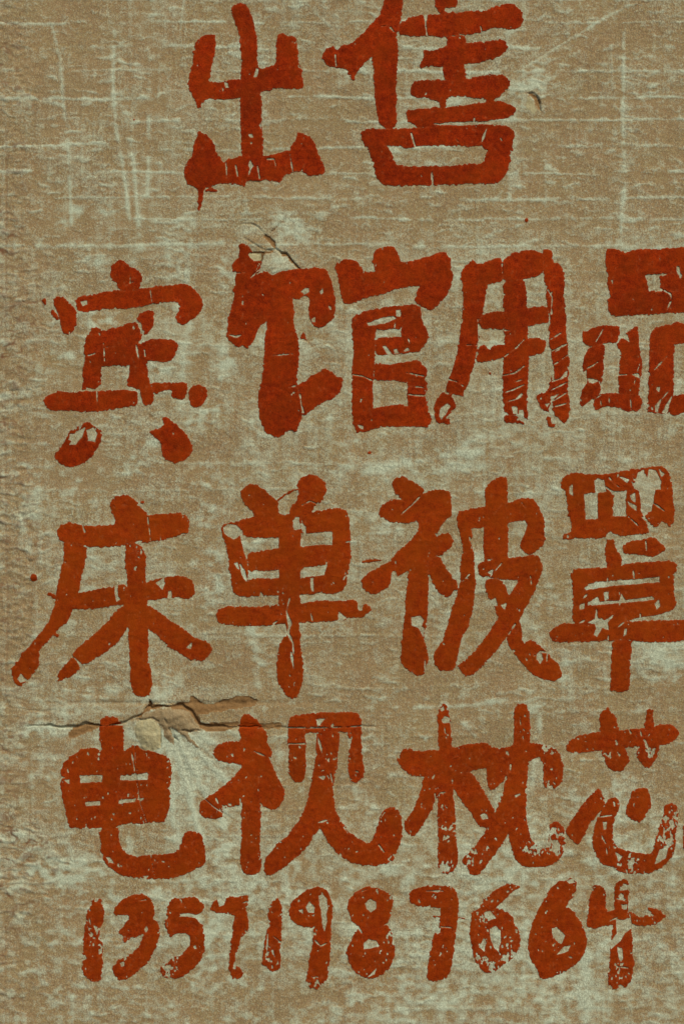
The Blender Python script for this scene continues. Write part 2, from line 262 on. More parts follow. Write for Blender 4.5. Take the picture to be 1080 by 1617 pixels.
char('painted_character', 'red painted character 单, second of the third row, split down its stem', (330, 740, 4.0), [
 [(78,372),(95,348),(140,336),(190,345),(205,372),(200,430),(230,540),(250,600),(250,700),(260,800),(200,810),(155,790),(140,700),(130,600),(110,500),(85,420)],
 [(170,340),(220,315),(320,305),(440,290),(540,290),(640,275),(760,255),(830,250),(870,265),(890,320),(770,400),(690,405),(600,410),(520,420),(440,440),(330,440),(220,430),(205,380)],
 [(195,160),(215,125),(260,95),(300,100),(340,130),(390,170),(435,205),(445,270),(445,310),(400,390),(320,340),(270,260),(220,215)],
 [(555,95),(590,50),(640,35),(700,50),(740,100),(740,150),(720,200),(690,230),(665,240),(640,300),(560,310),(510,300),(515,240),(545,210),(565,160)],
 [(770,320),(885,290),(893,400),(890,500),(900,560),(880,640),(870,720),(850,770),(800,790),(740,780),(730,700),(740,600),(770,480)],
 [(240,530),(330,520),(440,500),(580,490),(700,480),(780,480),(760,600),(640,620),(580,640),(440,640),(340,645),(250,655)],
 [(240,700),(340,690),(440,690),(580,685),(640,680),(740,670),(850,700),(860,760),(780,790),(700,780),(600,800),(520,820),(440,805),(340,800),(260,810),(200,808)],
 [(45,920),(60,890),(110,870),(200,865),(280,875),(360,865),(440,860),(580,850),(660,835),(760,835),(840,835),(910,825),(935,840),(940,905),(970,895),(970,870),(990,850),(1040,895),(1000,910),(970,945),(900,940),(850,955),(770,965),(660,970),(570,975),(460,980),(370,990),(270,995),(170,990),(90,985),(55,965)],
 [(440,380),(520,350),(580,370),(590,480),(580,650),(580,850),(570,980),(580,1120),(597,1240),(590,1330),(580,1400),(540,1455),(510,1450),(450,1380),(430,1320),(425,1240),(435,1150),(445,1100),(500,1050),(480,970),(440,940),(440,700)],
], [[(532,330),(548,308),(570,310),(580,382),(538,388)],[(578,345),(592,340),(612,370),(610,410),(590,400)],[(585,415),(700,405),(775,400),(770,475),(700,478),(580,490)],[(205,435),(330,445),(440,440),(440,500),(330,510),(245,525),(238,575),(215,490)],[(262,660),(300,640),(345,655),(440,640),(442,690),(340,690),(270,685)],[(580,650),(600,625),(730,620),(725,670),(640,680),(580,685)],[(640,690),(660,690),(662,775),(650,772)],[(163,600),(180,592),(195,640),(180,630)],[(200,605),(225,650),(240,712),(220,690),(203,650)],[(92,372),(120,352),(178,358),(200,385),(196,420),(160,446),(122,430),(100,408)],[(820,905),(872,945),(815,962)],[(325,775),(335,780),(345,805),(322,808)],[(770,405),(780,405),(775,480),(765,480)]],
 [([(510,820),(490,900),(510,980),(500,1040),(530,1100),(535,1170)],15),([(520,1160),(535,1262)],16),([(640,900),(655,965)],12),([(865,465),(890,460)],8),([(200,560),(240,700)],4),([(850,700),(880,640)],5),([(590,230),(640,205),(690,225)],4),([(410,980),(450,950)],5)],
 [(520,320,50,.2),(600,600,40,.2)],
 [([(432,205),(480,165),(520,145),(560,130)],9)])

char('painted_character', 'red painted character 被, third of the third row', (560, 740, 3.176), [
 [(118,225),(130,190),(170,158),(240,155),(330,130),(380,108),(450,105),(482,125),(485,210),(488,235),(450,265),(410,330),(430,420),(300,520),(260,510),(225,545),(210,540),(185,480),(180,455),(230,400),(290,350),(320,300),(325,265),(250,275),(180,265),(130,245)],
 [(185,80),(200,50),(240,33),(290,65),(355,100),(330,160),(250,200),(235,150),(200,120)],
 [(30,560),(80,510),(160,475),(195,455),(220,490),(205,520),(186,520),(185,575),(150,605),(90,632),(50,610)],
 [(400,350),(440,320),(480,325),(495,360),(490,390),(430,440),(390,430)],
 [(360,450),(430,440),(460,500),(510,565),(520,600),(495,620),(460,650),(430,635),(385,570)],
 [(270,500),(370,450),(370,600),(365,740),(360,780),(345,840),(360,900),(372,960),(355,1000),(345,1040),(300,1035),(230,985),(232,900),(245,780),(255,650)],
 [(505,225),(580,205),(590,310),(580,380),(600,420),(600,520),(610,580),(600,640),(590,720),(570,790),(535,850),(520,920),(500,1010),(440,1020),(400,985),(392,940),(430,880),(460,800),(480,720),(510,640),(525,580),(530,480),(545,400),(520,310)],
 [(510,220),(560,205),(650,190),(700,175),(780,165),(830,150),(890,150),(920,190),(945,240),(950,300),(955,360),(930,400),(880,430),(830,410),(825,380),(850,330),(850,270),(820,260),(770,280),(640,295),(580,305)],
 [(650,110),(680,65),(720,40),(765,38),(765,160),(770,290),(770,440),(770,480),(650,480),(640,400),(650,300),(655,190)],
 [(615,490),(640,465),(760,450),(860,440),(920,430),(940,490),(930,540),(880,580),(740,555),(680,545),(630,540)],
 [(820,560),(890,470),(940,510),(910,590),(880,660),(840,730),(820,770),(770,830),(720,900),(650,980),(600,1030),(555,1048),(525,1010),(520,985),(590,930),(660,840),(710,760),(760,660)],
 [(650,560),(700,545),(750,570),(775,640),(800,700),(830,780),(850,870),(890,855),(930,890),(990,950),(1030,990),(1042,1040),(1000,1070),(940,1060),(880,1020),(830,970),(780,900),(765,850),(760,770),(710,740),(700,690),(660,630)],
], [[(775,270),(830,265),(850,258),(864,285),(845,340),(818,382),(855,430),(770,445)],[(585,305),(635,305),(640,400),(650,440),(615,480),(605,540),(602,420),(590,400),(600,350)],[(745,560),(815,560),(775,632)],[(668,520),(692,508),(685,538)],[(683,660),(705,650),(718,690),(690,686)],[(733,685),(757,678),(752,708)],[(285,745),(330,738),(345,760),(335,790),(350,800),(342,842),(320,800),(285,785)],[(915,930),(935,925),(945,955),(930,978),(910,955)],[(840,800),(862,850),(852,878),(841,862)],[(186,520),(212,555),(195,587),(181,582)]],
 [([(680,540),(735,475)],5),([(540,565),(575,530)],5),([(803,780),(772,832)],5),([(352,960),(352,1010)],8),([(235,228),(290,180),(345,120)],3),([(700,228),(740,175)],3),([(900,940),(930,918),(965,925),(962,965)],5),([(880,540),(885,580)],4),([(500,610),(485,640)],5),([(945,410),(900,432)],7),([(835,170),(845,185)],5),([(575,345),(585,400)],4)],
 [(340,790,50,.3)],
 [([(40,467),(85,462),(130,460)],8)])

char('painted_character', 'red painted character 罩, last of the third row, badly flaked at its top right', (860, 720, 4.2545), [
 [(130,220),(270,240),(270,420),(280,540),(130,560),(175,510),(175,440),(150,400),(148,300)],
 [(345,240),(460,240),(455,400),(430,540),(340,540),(350,420)],
 [(540,230),(640,220),(650,380),(690,520),(560,520),(545,400)],
 [(720,230),(850,150),(860,290),(870,380),(855,450),(840,480),(790,430),(740,490),(660,400),(710,370)],
 [(100,190),(125,140),(180,112),(250,115),(330,128),(440,118),(550,95),(680,75),(790,65),(830,110),(850,200),(700,230),(540,230),(350,245),(270,255),(140,240),(105,215)],
 [(120,560),(140,520),(180,515),(270,425),(350,415),(455,405),(560,405),(650,390),(690,470),(700,515),(620,525),(500,540),(440,515),(400,555),(290,550),(180,560)],
 [(400,560),(460,555),(480,620),(515,670),(515,740),(520,780),(410,780)],
 [(515,660),(530,590),(600,570),(680,555),(740,545),(805,615),(800,640),(730,680),(680,670),(590,660)],
 [(180,820),(290,850),(280,900),(290,990),(280,1100),(180,1130),(190,1000)],
 [(760,800),(870,780),(865,900),(885,1010),(830,1060),(740,1070),(730,960)],
 [(165,800),(200,760),(300,750),(410,750),(520,730),(640,715),(760,705),(850,705),(885,730),(885,780),(860,800),(760,815),(620,830),(480,835),(350,850),(280,860),(190,860)],
 [(270,900),(340,880),(500,860),(640,850),(770,835),(770,950),(700,950),(500,975),(290,990)],
 [(280,1000),(400,990),(520,985),(720,960),(880,1000),(830,1060),(700,1080),(590,1100),(500,1130),(300,1140),(180,1130)],
 [(455,1230),(585,1230),(583,1340),(570,1400),(575,1500),(565,1580),(510,1585),(470,1575),(438,1580),(440,1470),(450,1340)],
 [(25,1200),(45,1160),(90,1135),(180,1125),(290,1130),(500,1110),(620,1105),(800,1105),(930,1100),(1060,1095),(1075,1160),(1060,1230),(930,1235),(850,1250),(700,1255),(590,1240),(400,1240),(250,1250),(120,1258),(50,1245)],
], [[(328,165),(350,153),(392,163),(400,200),(412,238),(340,247)],[(163,205),(182,193),(187,268),(165,252)],[(628,110),(660,93),(685,150),(698,88),(742,98),(780,165),(772,222),(740,225),(712,370),(648,382),(640,300),(630,230),(600,217),(612,150)],[(568,265),(600,248),(607,312),(580,296)],[(555,305),(612,340),(612,368),(570,337)],[(498,138),(562,158),(550,184)],[(758,78),(800,120),(780,142)],
 [(268,885),(300,862),(420,845),(620,830),(765,813),(770,847),(620,857),(450,872),(310,892),(278,902)],[(290,987),(350,948),(368,980),(500,970),(515,925),(540,970),(640,958),(720,943),(722,967),(500,987),(320,1002)],[(395,915),(430,908),(422,960),(400,972)],[(738,992),(765,963),(773,1010),(750,1032)],[(232,1005),(265,988),(262,1025),(235,1032)],[(590,1100),(640,1085),(730,1075),(870,1035),(840,1078),(720,1097),(600,1109)],
 [(335,1130),(288,1120),(335,1090),(342,1053),(357,1090),(400,1105),(467,1063),(420,1120),(427,1167),(385,1150),(350,1212),(328,1202),(345,1160)],[(533,1160),(552,1158),(547,1200),(528,1212)],[(412,530),(440,508),(468,545),(440,562),(408,557)],[(265,262),(350,247),(352,420),(275,423)]],
 [([(430,145),(460,185),(495,208)],6),([(720,315),(760,340),(800,370)],6),([(650,408),(690,450),(735,490)],6),([(258,957),(282,928)],8),([(232,1122),(267,1104)],10),([(488,1152),(530,1118)],8),([(592,770),(598,822)],10),([(675,570),(681,632)],6),([(470,575),(490,630),(518,675)],13),([(640,1060),(640,1090)],10),([(420,815),(420,840)],8),([(410,210),(440,235)],6),([(560,410),(625,470)],3),([(345,1030),(347,1060)],8),([(425,1210),(425,1235)],5)],
 [(620,160,70,.35),(820,450,50,.35),(160,540,60,.25)])

char('painted_character', 'red painted character 电, first of the fourth row, under the crumbled hole', (80, 1100, 4.154), [
 [(70,480),(90,430),(130,395),(200,345),(260,335),(230,500),(200,560),(230,700),(240,860),(160,865),(120,850),(100,770),(80,670),(65,570),(75,540),(70,520)],
 [(180,355),(260,335),(340,350),(480,360),(530,325),(580,320),(610,355),(680,360),(740,380),(785,410),(790,490),(640,505),(460,520),(340,520),(200,520),(130,450)],
 [(640,400),(780,400),(798,480),(785,600),(780,720),(760,800),(740,820),(640,825),(600,700),(640,550)],
 [(180,560),(340,555),(460,545),(640,540),(720,540),(700,680),(450,680),(320,690),(190,700)],
 [(200,710),(330,710),(460,700),(560,690),(700,660),(760,780),(740,820),(620,830),(450,840),(320,865),(240,865)],
 [(320,870),(445,850),(455,950),(490,1030),(550,1050),(640,1040),(760,1030),(840,1015),(860,950),(880,890),(920,880),(975,885),(1000,930),(1015,1010),(1020,1100),(950,1130),(850,1180),(740,1200),(620,1195),(500,1185),(420,1150),(350,1090),(330,1000)],
 [(320,200),(330,150),(370,125),(430,140),(485,200),(480,340),(465,500),(450,700),(445,870),(320,880),(330,500),(340,350),(325,270)],
], [[(195,520),(340,515),(340,550),(200,567)],[(460,520),(540,520),(635,498),(638,542),(540,547),(460,547)],[(230,693),(325,687),(325,711),(235,718)],[(450,680),(560,668),(555,690),(455,697)],[(362,1050),(390,1055),(418,1092),(390,1092)],[(95,548),(127,543),(127,578),(105,562)],[(608,1180),(642,1177),(625,1197)],[(408,768),(422,765),(420,785)],[(570,672),(610,668),(600,680)]],
 [([(60,527),(92,530)],11),([(532,365),(548,450),(562,545)],3),([(145,440),(152,420)],7),([(400,800),(406,812)],8),([(320,192),(400,188),(490,184)],4)])

char('painted_character', 'red painted character 视, second of the fourth row, crossed by the long crack', (310, 1100, 3.176), [
 [(80,280),(110,240),(170,222),(240,230),(330,280),(370,310),(380,400),(230,540),(170,555),(130,560),(130,610),(40,610),(15,580),(15,530),(60,500),(140,450),(200,390),(235,345),(160,335),(100,315)],
 [(220,120),(240,85),(270,90),(310,120),(330,150),(355,180),(355,230),(385,270),(370,310),(230,260),(220,190),(215,160)],
 [(320,300),(370,320),(400,390),(430,450),(445,480),(440,520),(410,565),(375,570),(340,550),(310,520),(300,400)],
 [(230,400),(330,400),(325,540),(322,650),(325,860),(315,885),(270,895),(230,875),(220,820),(225,700),(230,560)],
 [(460,150),(545,160),(550,250),(550,350),(545,410),(520,435),(490,430),(465,390),(462,280)],
 [(760,150),(830,140),(828,260),(845,370),(830,410),(800,435),(775,420),(760,380),(765,270)],
 [(460,180),(465,110),(500,90),(600,82),(700,80),(800,78),(830,110),(830,175),(720,178),(600,185)],
 [(690,560),(720,610),(750,660),(800,705),(860,740),(890,710),(910,640),(930,580),(980,548),(1020,575),(1035,640),(1030,720),(1000,790),(980,830),(900,850),(840,845),(770,830),(710,790),(660,730),(610,640),(640,610)],
 [(600,170),(720,170),(715,270),(700,380),(685,460),(700,580),(650,640),(600,680),(560,750),(500,810),(420,870),(380,890),(345,900),(340,825),(380,770),(450,700),(520,620),(555,530),(580,420),(600,300)],
], [[(600,115),(642,112),(610,152)],[(545,195),(600,190),(602,225),(570,210),(548,215)],[(612,403),(648,400),(635,420)],[(685,450),(702,460),(714,530),(702,562)],[(765,210),(778,215),(772,265),(758,265)],[(655,315),(668,308),(665,330)]],
 [([(310,160),(380,158),(450,156),(640,158),(830,148)],4),([(290,275),(345,300)],6),([(612,632),(672,614)],8),([(608,200),(620,240),(630,285)],8),([(670,375),(685,440)],8),([(465,238),(545,238)],4),([(475,300),(478,320)],6),([(785,280),(790,300)],6),([(100,510),(110,535)],6),([(130,560),(150,545)],8),([(740,655),(760,685)],6),([(915,745),(940,780)],4),([(930,600),(945,580)],5),([(800,375),(810,380)],5)],
 [(40,590,50,.3),(150,560,40,.4),(960,820,40,.3),(650,330,60,.2)])

char('painted_character', 'red painted character 枕, third of the fourth row, dry and speckled', (610, 1090, 3.724), [
 [(220,500),(350,500),(340,580),(290,640),(260,720),(200,820),(150,865),(110,830),(100,775),(160,700),(200,600)],
 [(400,480),(500,480),(550,560),(600,640),(640,710),(640,790),(590,810),(540,800),(500,730),(440,650),(400,590),(370,560)],
 [(60,400),(90,355),(125,340),(180,362),(300,350),(400,335),(500,315),(570,308),(610,325),(640,345),(640,450),(510,470),(380,520),(220,510),(140,500),(90,460)],
 [(300,130),(340,70),(365,105),(378,170),(385,330),(400,480),(395,600),(405,750),(410,900),(425,990),(400,1060),(350,1085),(310,1060),(300,1000),(305,850),(300,650),(300,500),(305,330)],
 [(580,380),(620,335),(680,340),(740,400),(720,470),(690,540),(660,555),(640,585),(600,590),(590,520)],
 [(600,340),(690,340),(760,320),(870,310),(940,320),(990,335),(1025,380),(1040,450),(1035,530),(1000,580),(930,580),(925,500),(925,430),(890,390),(830,430),(720,440)],
 [(700,620),(825,580),(820,700),(830,800),(850,880),(900,925),(935,930),(960,850),(955,800),(1000,770),(1040,800),(1055,880),(1040,960),(1000,1010),(930,1040),(860,1045),(790,1025),(750,980),(725,900),(700,820)],
 [(750,90),(800,75),(830,95),(845,200),(850,300),(840,420),(825,550),(820,650),(720,850),(650,940),(590,1030),(540,1085),(490,1085),(480,1030),(430,1010),(500,940),(560,860),(620,780),(650,690),(690,590),(715,450),(750,330),(750,200)],
], [[(322,175),(345,153),(372,163),(372,192),(335,192)],[(553,738),(572,722),(592,732),(595,755),(565,762)],[(318,110),(335,95),(340,118),(325,125)],[(700,360),(715,362),(718,385),(705,375)],[(755,618),(785,608),(785,618),(760,628)]],
 [([(785,170),(790,205)],9),([(803,270),(806,300)],9),([(805,230),(812,240)],9),([(342,215),(345,255)],7),([(285,610),(290,650)],6),([(315,605),(350,600)],8),([(395,600),(400,650)],7),([(730,440),(728,480)],6)],
 [(990,900,90,.95),(860,930,60,.7),(540,960,80,.6),(480,1030,50,.5),(350,850,70,.5),(345,1050,50,.6),(350,700,40,.3),(960,340,60,.5),(980,500,50,.4),(960,560,40,.5),(220,730,50,.3),(150,840,40,.4),(350,300,60,.2),(640,570,30,.3)])

char('painted_character', 'red painted character 芯, last of the fourth row, its hook worn through', (880, 1100, 5.39), [
 [(70,430),(110,370),(180,335),(280,315),(360,300),(520,290),(640,275),(740,265),(860,245),(930,232),(990,245),(1020,280),(1038,325),(1000,370),(940,410),(860,415),(700,430),(580,430),(480,450),(350,465),(200,480),(90,475)],
 [(355,160),(380,120),(410,110),(430,85),(445,120),(490,150),(505,200),(520,290),(560,430),(600,490),(615,540),(580,600),(550,640),(500,650),(430,610),(400,540),(365,460),(360,310)],
 [(745,170),(760,120),(790,100),(815,125),(820,220),(835,300),(860,400),(855,480),(830,560),(780,605),(740,600),(700,560),(670,500),(690,420),(720,350),(740,260)],
 [(70,1150),(100,1080),(170,980),(230,890),(290,830),(345,780),(380,820),(410,900),(400,960),(330,1020),(270,1090),(220,1200),(165,1275),(140,1230),(90,1190)],
 [(400,920),(440,870),(500,850),(525,890),(520,960),(490,1020),(470,1120),(470,1240),(500,1280),(580,1310),(700,1335),(800,1340),(830,1230),(870,1090),(900,1000),(910,930),(950,910),(1020,915),(1025,1000),(1020,1100),(1005,1200),(1000,1300),(960,1380),(900,1440),(820,1490),(720,1510),(610,1505),(530,1490),(480,1450),(400,1440),(340,1380),(305,1290),(295,1210),(310,1120),(350,1020),(370,960)],
 [(580,960),(610,870),(630,800),(690,775),(770,780),(795,860),(795,930),(760,1000),(710,1060),(680,1070),(620,1040),(585,1000)],
], [[(388,1070),(415,1068),(412,1132),(395,1132)],[(493,1328),(552,1360),(520,1398)],[(738,368),(755,378),(778,440),(755,442)],[(870,1300),(940,1280),(920,1370),(850,1420),(830,1420)],[(497,370),(515,395),(508,420),(495,410)],[(395,880),(410,870),(420,895),(405,900)]],
 [([(355,1025),(410,1018),(462,1012)],12),([(372,1170),(385,1210),(410,1250)],12),([(415,1290),(420,1345)],10),([(705,290),(715,335)],10),([(770,340),(790,315)],12),([(480,900),(485,930)],6),([(610,285),(625,315)],6),([(665,860),(695,855)],8),([(350,1000),(370,975)],6)],
 [(950,1080,100,.9),(930,1230,90,.9),(980,970,50,.6),(640,1460,110,.6),(520,1440,50,.5),(770,480,60,.7),(485,500,60,.5),(480,190,40,.35),(620,1380,60,.3),(100,1190,40,.4),(870,320,40,.3)])

char('painted_character', 'sliver of a red painted character at the right edge of the fourth row', (880, 1100, 5.39), [
 [(1062,1190),(1075,1110),(1120,1050),(1180,1040),(1200,1150),(1190,1320),(1130,1370),(1080,1300),(1066,1250)]])

dl = 'red painted digit %s, %s in the bottom row'
fr = (110, 1380, 4.5)
char('painted_digit', dl % ('1', 'first and leftmost'), fr, [
 [(155,190),(190,168),(220,180),(240,230),(250,280),(240,350),(215,400),(240,480),(235,600),(235,680),(215,765),(170,765),(120,735),(90,690),(95,620),(100,540),(100,460),(110,370),(120,310),(130,260),(150,240)]],
 [[(98,580),(112,578),(122,605),(100,615)]], [([(140,310),(150,360)],8)], [(190,460,100,.62),(190,190,40,.6),(230,420,40,.9),(240,250,30,.5)])
char('painted_digit', dl % ('3', 'second'), fr, [
 [(312,280),(325,230),(370,185),(430,155),(510,138),(565,160),(600,205),(605,310),(590,400),(520,430),(480,440),(430,455),(395,488),(370,470),(380,440),(340,425),(370,380),(420,330),(430,300),(400,290),(340,298)],
 [(540,330),(605,310),(640,370),(643,430),(615,520),(580,600),(520,660),(460,715),(400,750),(345,762),(315,720),(305,670),(340,620),(400,590),(460,550),(500,500),(522,430),(535,380)]],
 [[(530,395),(548,370),(560,395),(545,412)],[(362,635),(388,628),(390,655),(370,658)],[(390,595),(405,580),(405,610),(392,615)]], [([(415,395),(425,408)],7),([(495,190),(545,185)],3)], [(380,430,50,.4),(500,680,30,.4)])
char('painted_digit', dl % ('5', 'third'), fr, [
 [(690,280),(700,220),(730,170),(800,170),(870,160),(920,175),(960,230),(945,270),(900,290),(850,290),(800,285),(760,330),(740,430),(715,445),(690,400),(680,350)],
 [(740,310),(800,298),(850,300),(910,320),(945,370),(960,440),(960,540),(930,620),(870,680),(790,735),(730,745),(670,735),(640,690),(650,640),(710,600),(780,585),(830,540),(860,490),(850,430),(800,415),(740,430)]],
 [[(785,285),(850,278),(895,290),(850,300),(800,300)],[(878,515),(895,508),(905,530),(890,535)]], [([(695,300),(697,370)],5)], [(700,650,80,.65),(760,180,40,.3),(930,185,30,.5),(740,600,40,.5)])
fr = (330, 1380, 3.484)
char('painted_digit', dl % ('7', 'fourth'), fr, [
 [(5,190),(25,150),(45,140),(60,170),(90,150),(100,125),(160,120),(215,118),(215,160),(205,180),(150,240),(100,215),(50,212),(15,205)],
 [(140,200),(205,170),(215,250),(220,320),(180,340),(165,400),(150,440),(140,500),(190,520),(190,550),(170,575),(125,570),(108,520),(118,430),(130,330),(138,235)]],
 [[(48,140),(70,165),(92,145),(85,170),(58,178)]], [([(185,160),(210,150)],8)], [(170,520,50,.5),(215,320,30,.6),(150,440,30,.3)])
char('painted_digit', dl % ('1', 'fifth'), fr, [
 [(355,145),(375,128),(400,155),(403,250),(400,350),(395,430),(395,510),(380,530),(340,538),(325,510),(295,500),(292,460),(305,400),(315,320),(335,270),(325,220),(335,180)]],
 [], [([(355,345),(400,378)],6),([(325,330),(320,440)],8)], [(325,420,50,.5),(345,190,40,.4),(320,490,40,.5)])
char('painted_digit', dl % ('9', 'sixth'), fr, [
 [(440,210),(450,160),(500,110),(560,80),(610,67),(645,90),(672,130),(660,220),(600,290),(545,295),(490,285),(450,250)],
 [(610,100),(672,130),(683,200),(675,280),(670,400),(660,500),(650,580),(620,610),(595,635),(555,625),(538,600),(540,540),(555,450),(575,370),(580,270)]],
 [[(535,180),(555,153),(580,180),(577,212),(545,210)],[(604,120),(625,108),(647,140),(652,185),(645,220),(652,260),(635,315),(625,280),(618,200),(608,170)],[(498,200),(516,193),(516,218)]], [([(580,362),(615,397)],7),([(615,397),(650,380)],4)], [(580,590,60,.55)])
char('painted_digit', dl % ('8', 'seventh'), fr, [
 [(760,185),(775,130),(820,90),(880,65),(940,85),(1000,110),(1012,170),(1000,230),(970,285),(900,320),(840,310),(790,260),(770,220)],
 [(830,285),(900,300),(975,275),(1000,310),(1020,370),(1025,430),(1005,500),(960,550),(890,580),(850,565),(800,540),(765,480),(768,450),(750,430),(780,370),(810,310)]],
 [[(858,165),(885,138),(917,155),(917,190),(890,210),(865,192)],[(853,380),(880,358),(920,368),(935,395),(880,412),(853,412)],[(870,570),(920,520),(910,550)]], [([(805,110),(870,85)],6),([(820,290),(840,325)],6)], [(1000,350,50,.5),(945,460,50,.45),(985,130,35,.5),(840,550,40,.4),(840,95,40,.35),(770,380,30,.4)])
fr = (630, 1380, 3.484)
char('painted_digit', dl % ('7', 'eighth'), fr, [
 [(50,120),(70,90),(130,68),(220,65),(290,70),(315,95),(325,140),(230,190),(180,180),(110,180),(60,155)],
 [(230,110),(315,95),(328,150),(325,240),(310,330),(300,430),(280,540),(260,575),(200,590),(150,580),(155,520),(170,430),(185,340),(205,310),(220,330),(225,240)]],
 [], [([(150,95),(240,95)],4),([(225,290),(290,295)],3)], [(210,320,25,.4),(230,460,30,.2)],
 [([(190,195),(190,235),(260,235),(330,240),(392,252)],6)])
char('painted_digit', dl % ('6', 'ninth') + ', the most worn of the row', fr, [
 [(400,205),(440,195),(455,150),(500,110),(560,70),(610,48),(640,65),(670,70),(630,90),(590,130),(530,190),(500,230),(430,240)],
 [(385,320),(395,250),(400,205),(500,210),(530,188),(570,195),(620,230),(640,280),(665,330),(668,380),(650,430),(600,480),(540,530),(490,545),(450,525),(410,460),(400,400)]],
 [[(498,305),(530,288),(557,310),(557,370),(545,430),(520,400),(505,370)],[(470,210),(500,200),(530,240),(500,255),(475,240)],[(440,400),(465,355),(480,380),(465,425)]], [], [(450,240,60,.55),(490,150,50,.5),(460,400,50,.45),(600,310,80,.5),(600,450,80,.7),(470,470,60,.5),(540,520,50,.6),(620,70,40,.5),(560,120,40,.35)])
char('painted_digit', dl % ('6', 'tenth') + ', thick and solid', fr, [
 [(740,240),(780,170),(830,80),(870,42),(920,35),(945,20),(975,45),(975,90),(950,130),(920,180),(860,300),(760,300)],
 [(710,370),(720,310),(740,240),(800,200),(920,180),(960,210),(1000,270),(1030,340),(1030,400),(1000,470),(940,520),(860,560),(795,580),(765,565),(765,535),(725,480),(708,430)]],
 [[(838,300),(865,293),(912,340),(890,388),(850,350)],[(868,443),(905,400),(942,393),(925,428)],[(922,38),(950,28),(968,48),(935,54)]], [([(930,455),(950,462)],8)], [(810,510,30,.35),(870,400,40,.3),(790,360,30,.2),(870,205,30,.2)])
char('painted_digit', dl % ('4', 'last') + ', split down its stem', (820, 1370, 4.154), [
 [(440,360),(450,290),(460,190),(485,120),(520,110),(550,140),(565,170),(565,290),(640,275),(715,280),(725,330),(640,340),(620,380),(560,378),(510,405),(450,390)],
 [(720,300),(745,280),(770,330),(840,315),(880,320),(850,280),(835,262),(890,265),(930,285),(960,320),(930,350),(890,375),(820,385),(740,375)],
 [(625,110),(680,65),(715,90),(715,200),(715,280),(730,340),(735,420),(745,500),(740,580),(750,620),(735,740),(705,785),(660,765),(630,805),(590,790),(580,720),(590,590),(600,480),(610,380),(620,280),(618,180)]],
 [[(632,338),(680,345),(730,330),(735,400),(690,432),(662,480),(600,532),(595,490),(640,430),(635,390)],[(640,520),(670,528),(680,590),(665,615),(652,590)],[(680,105),(712,118),(708,147),(660,147)],[(668,245),(705,243),(703,277),(670,270)]],
 [([(640,205),(705,210)],10),([(595,350),(640,330)],9),([(640,650),(710,660)],6)], [(650,680,70,.45),(880,300,30,.4),(690,190,50,.4),(620,780,40,.4),(730,300,30,.5)])

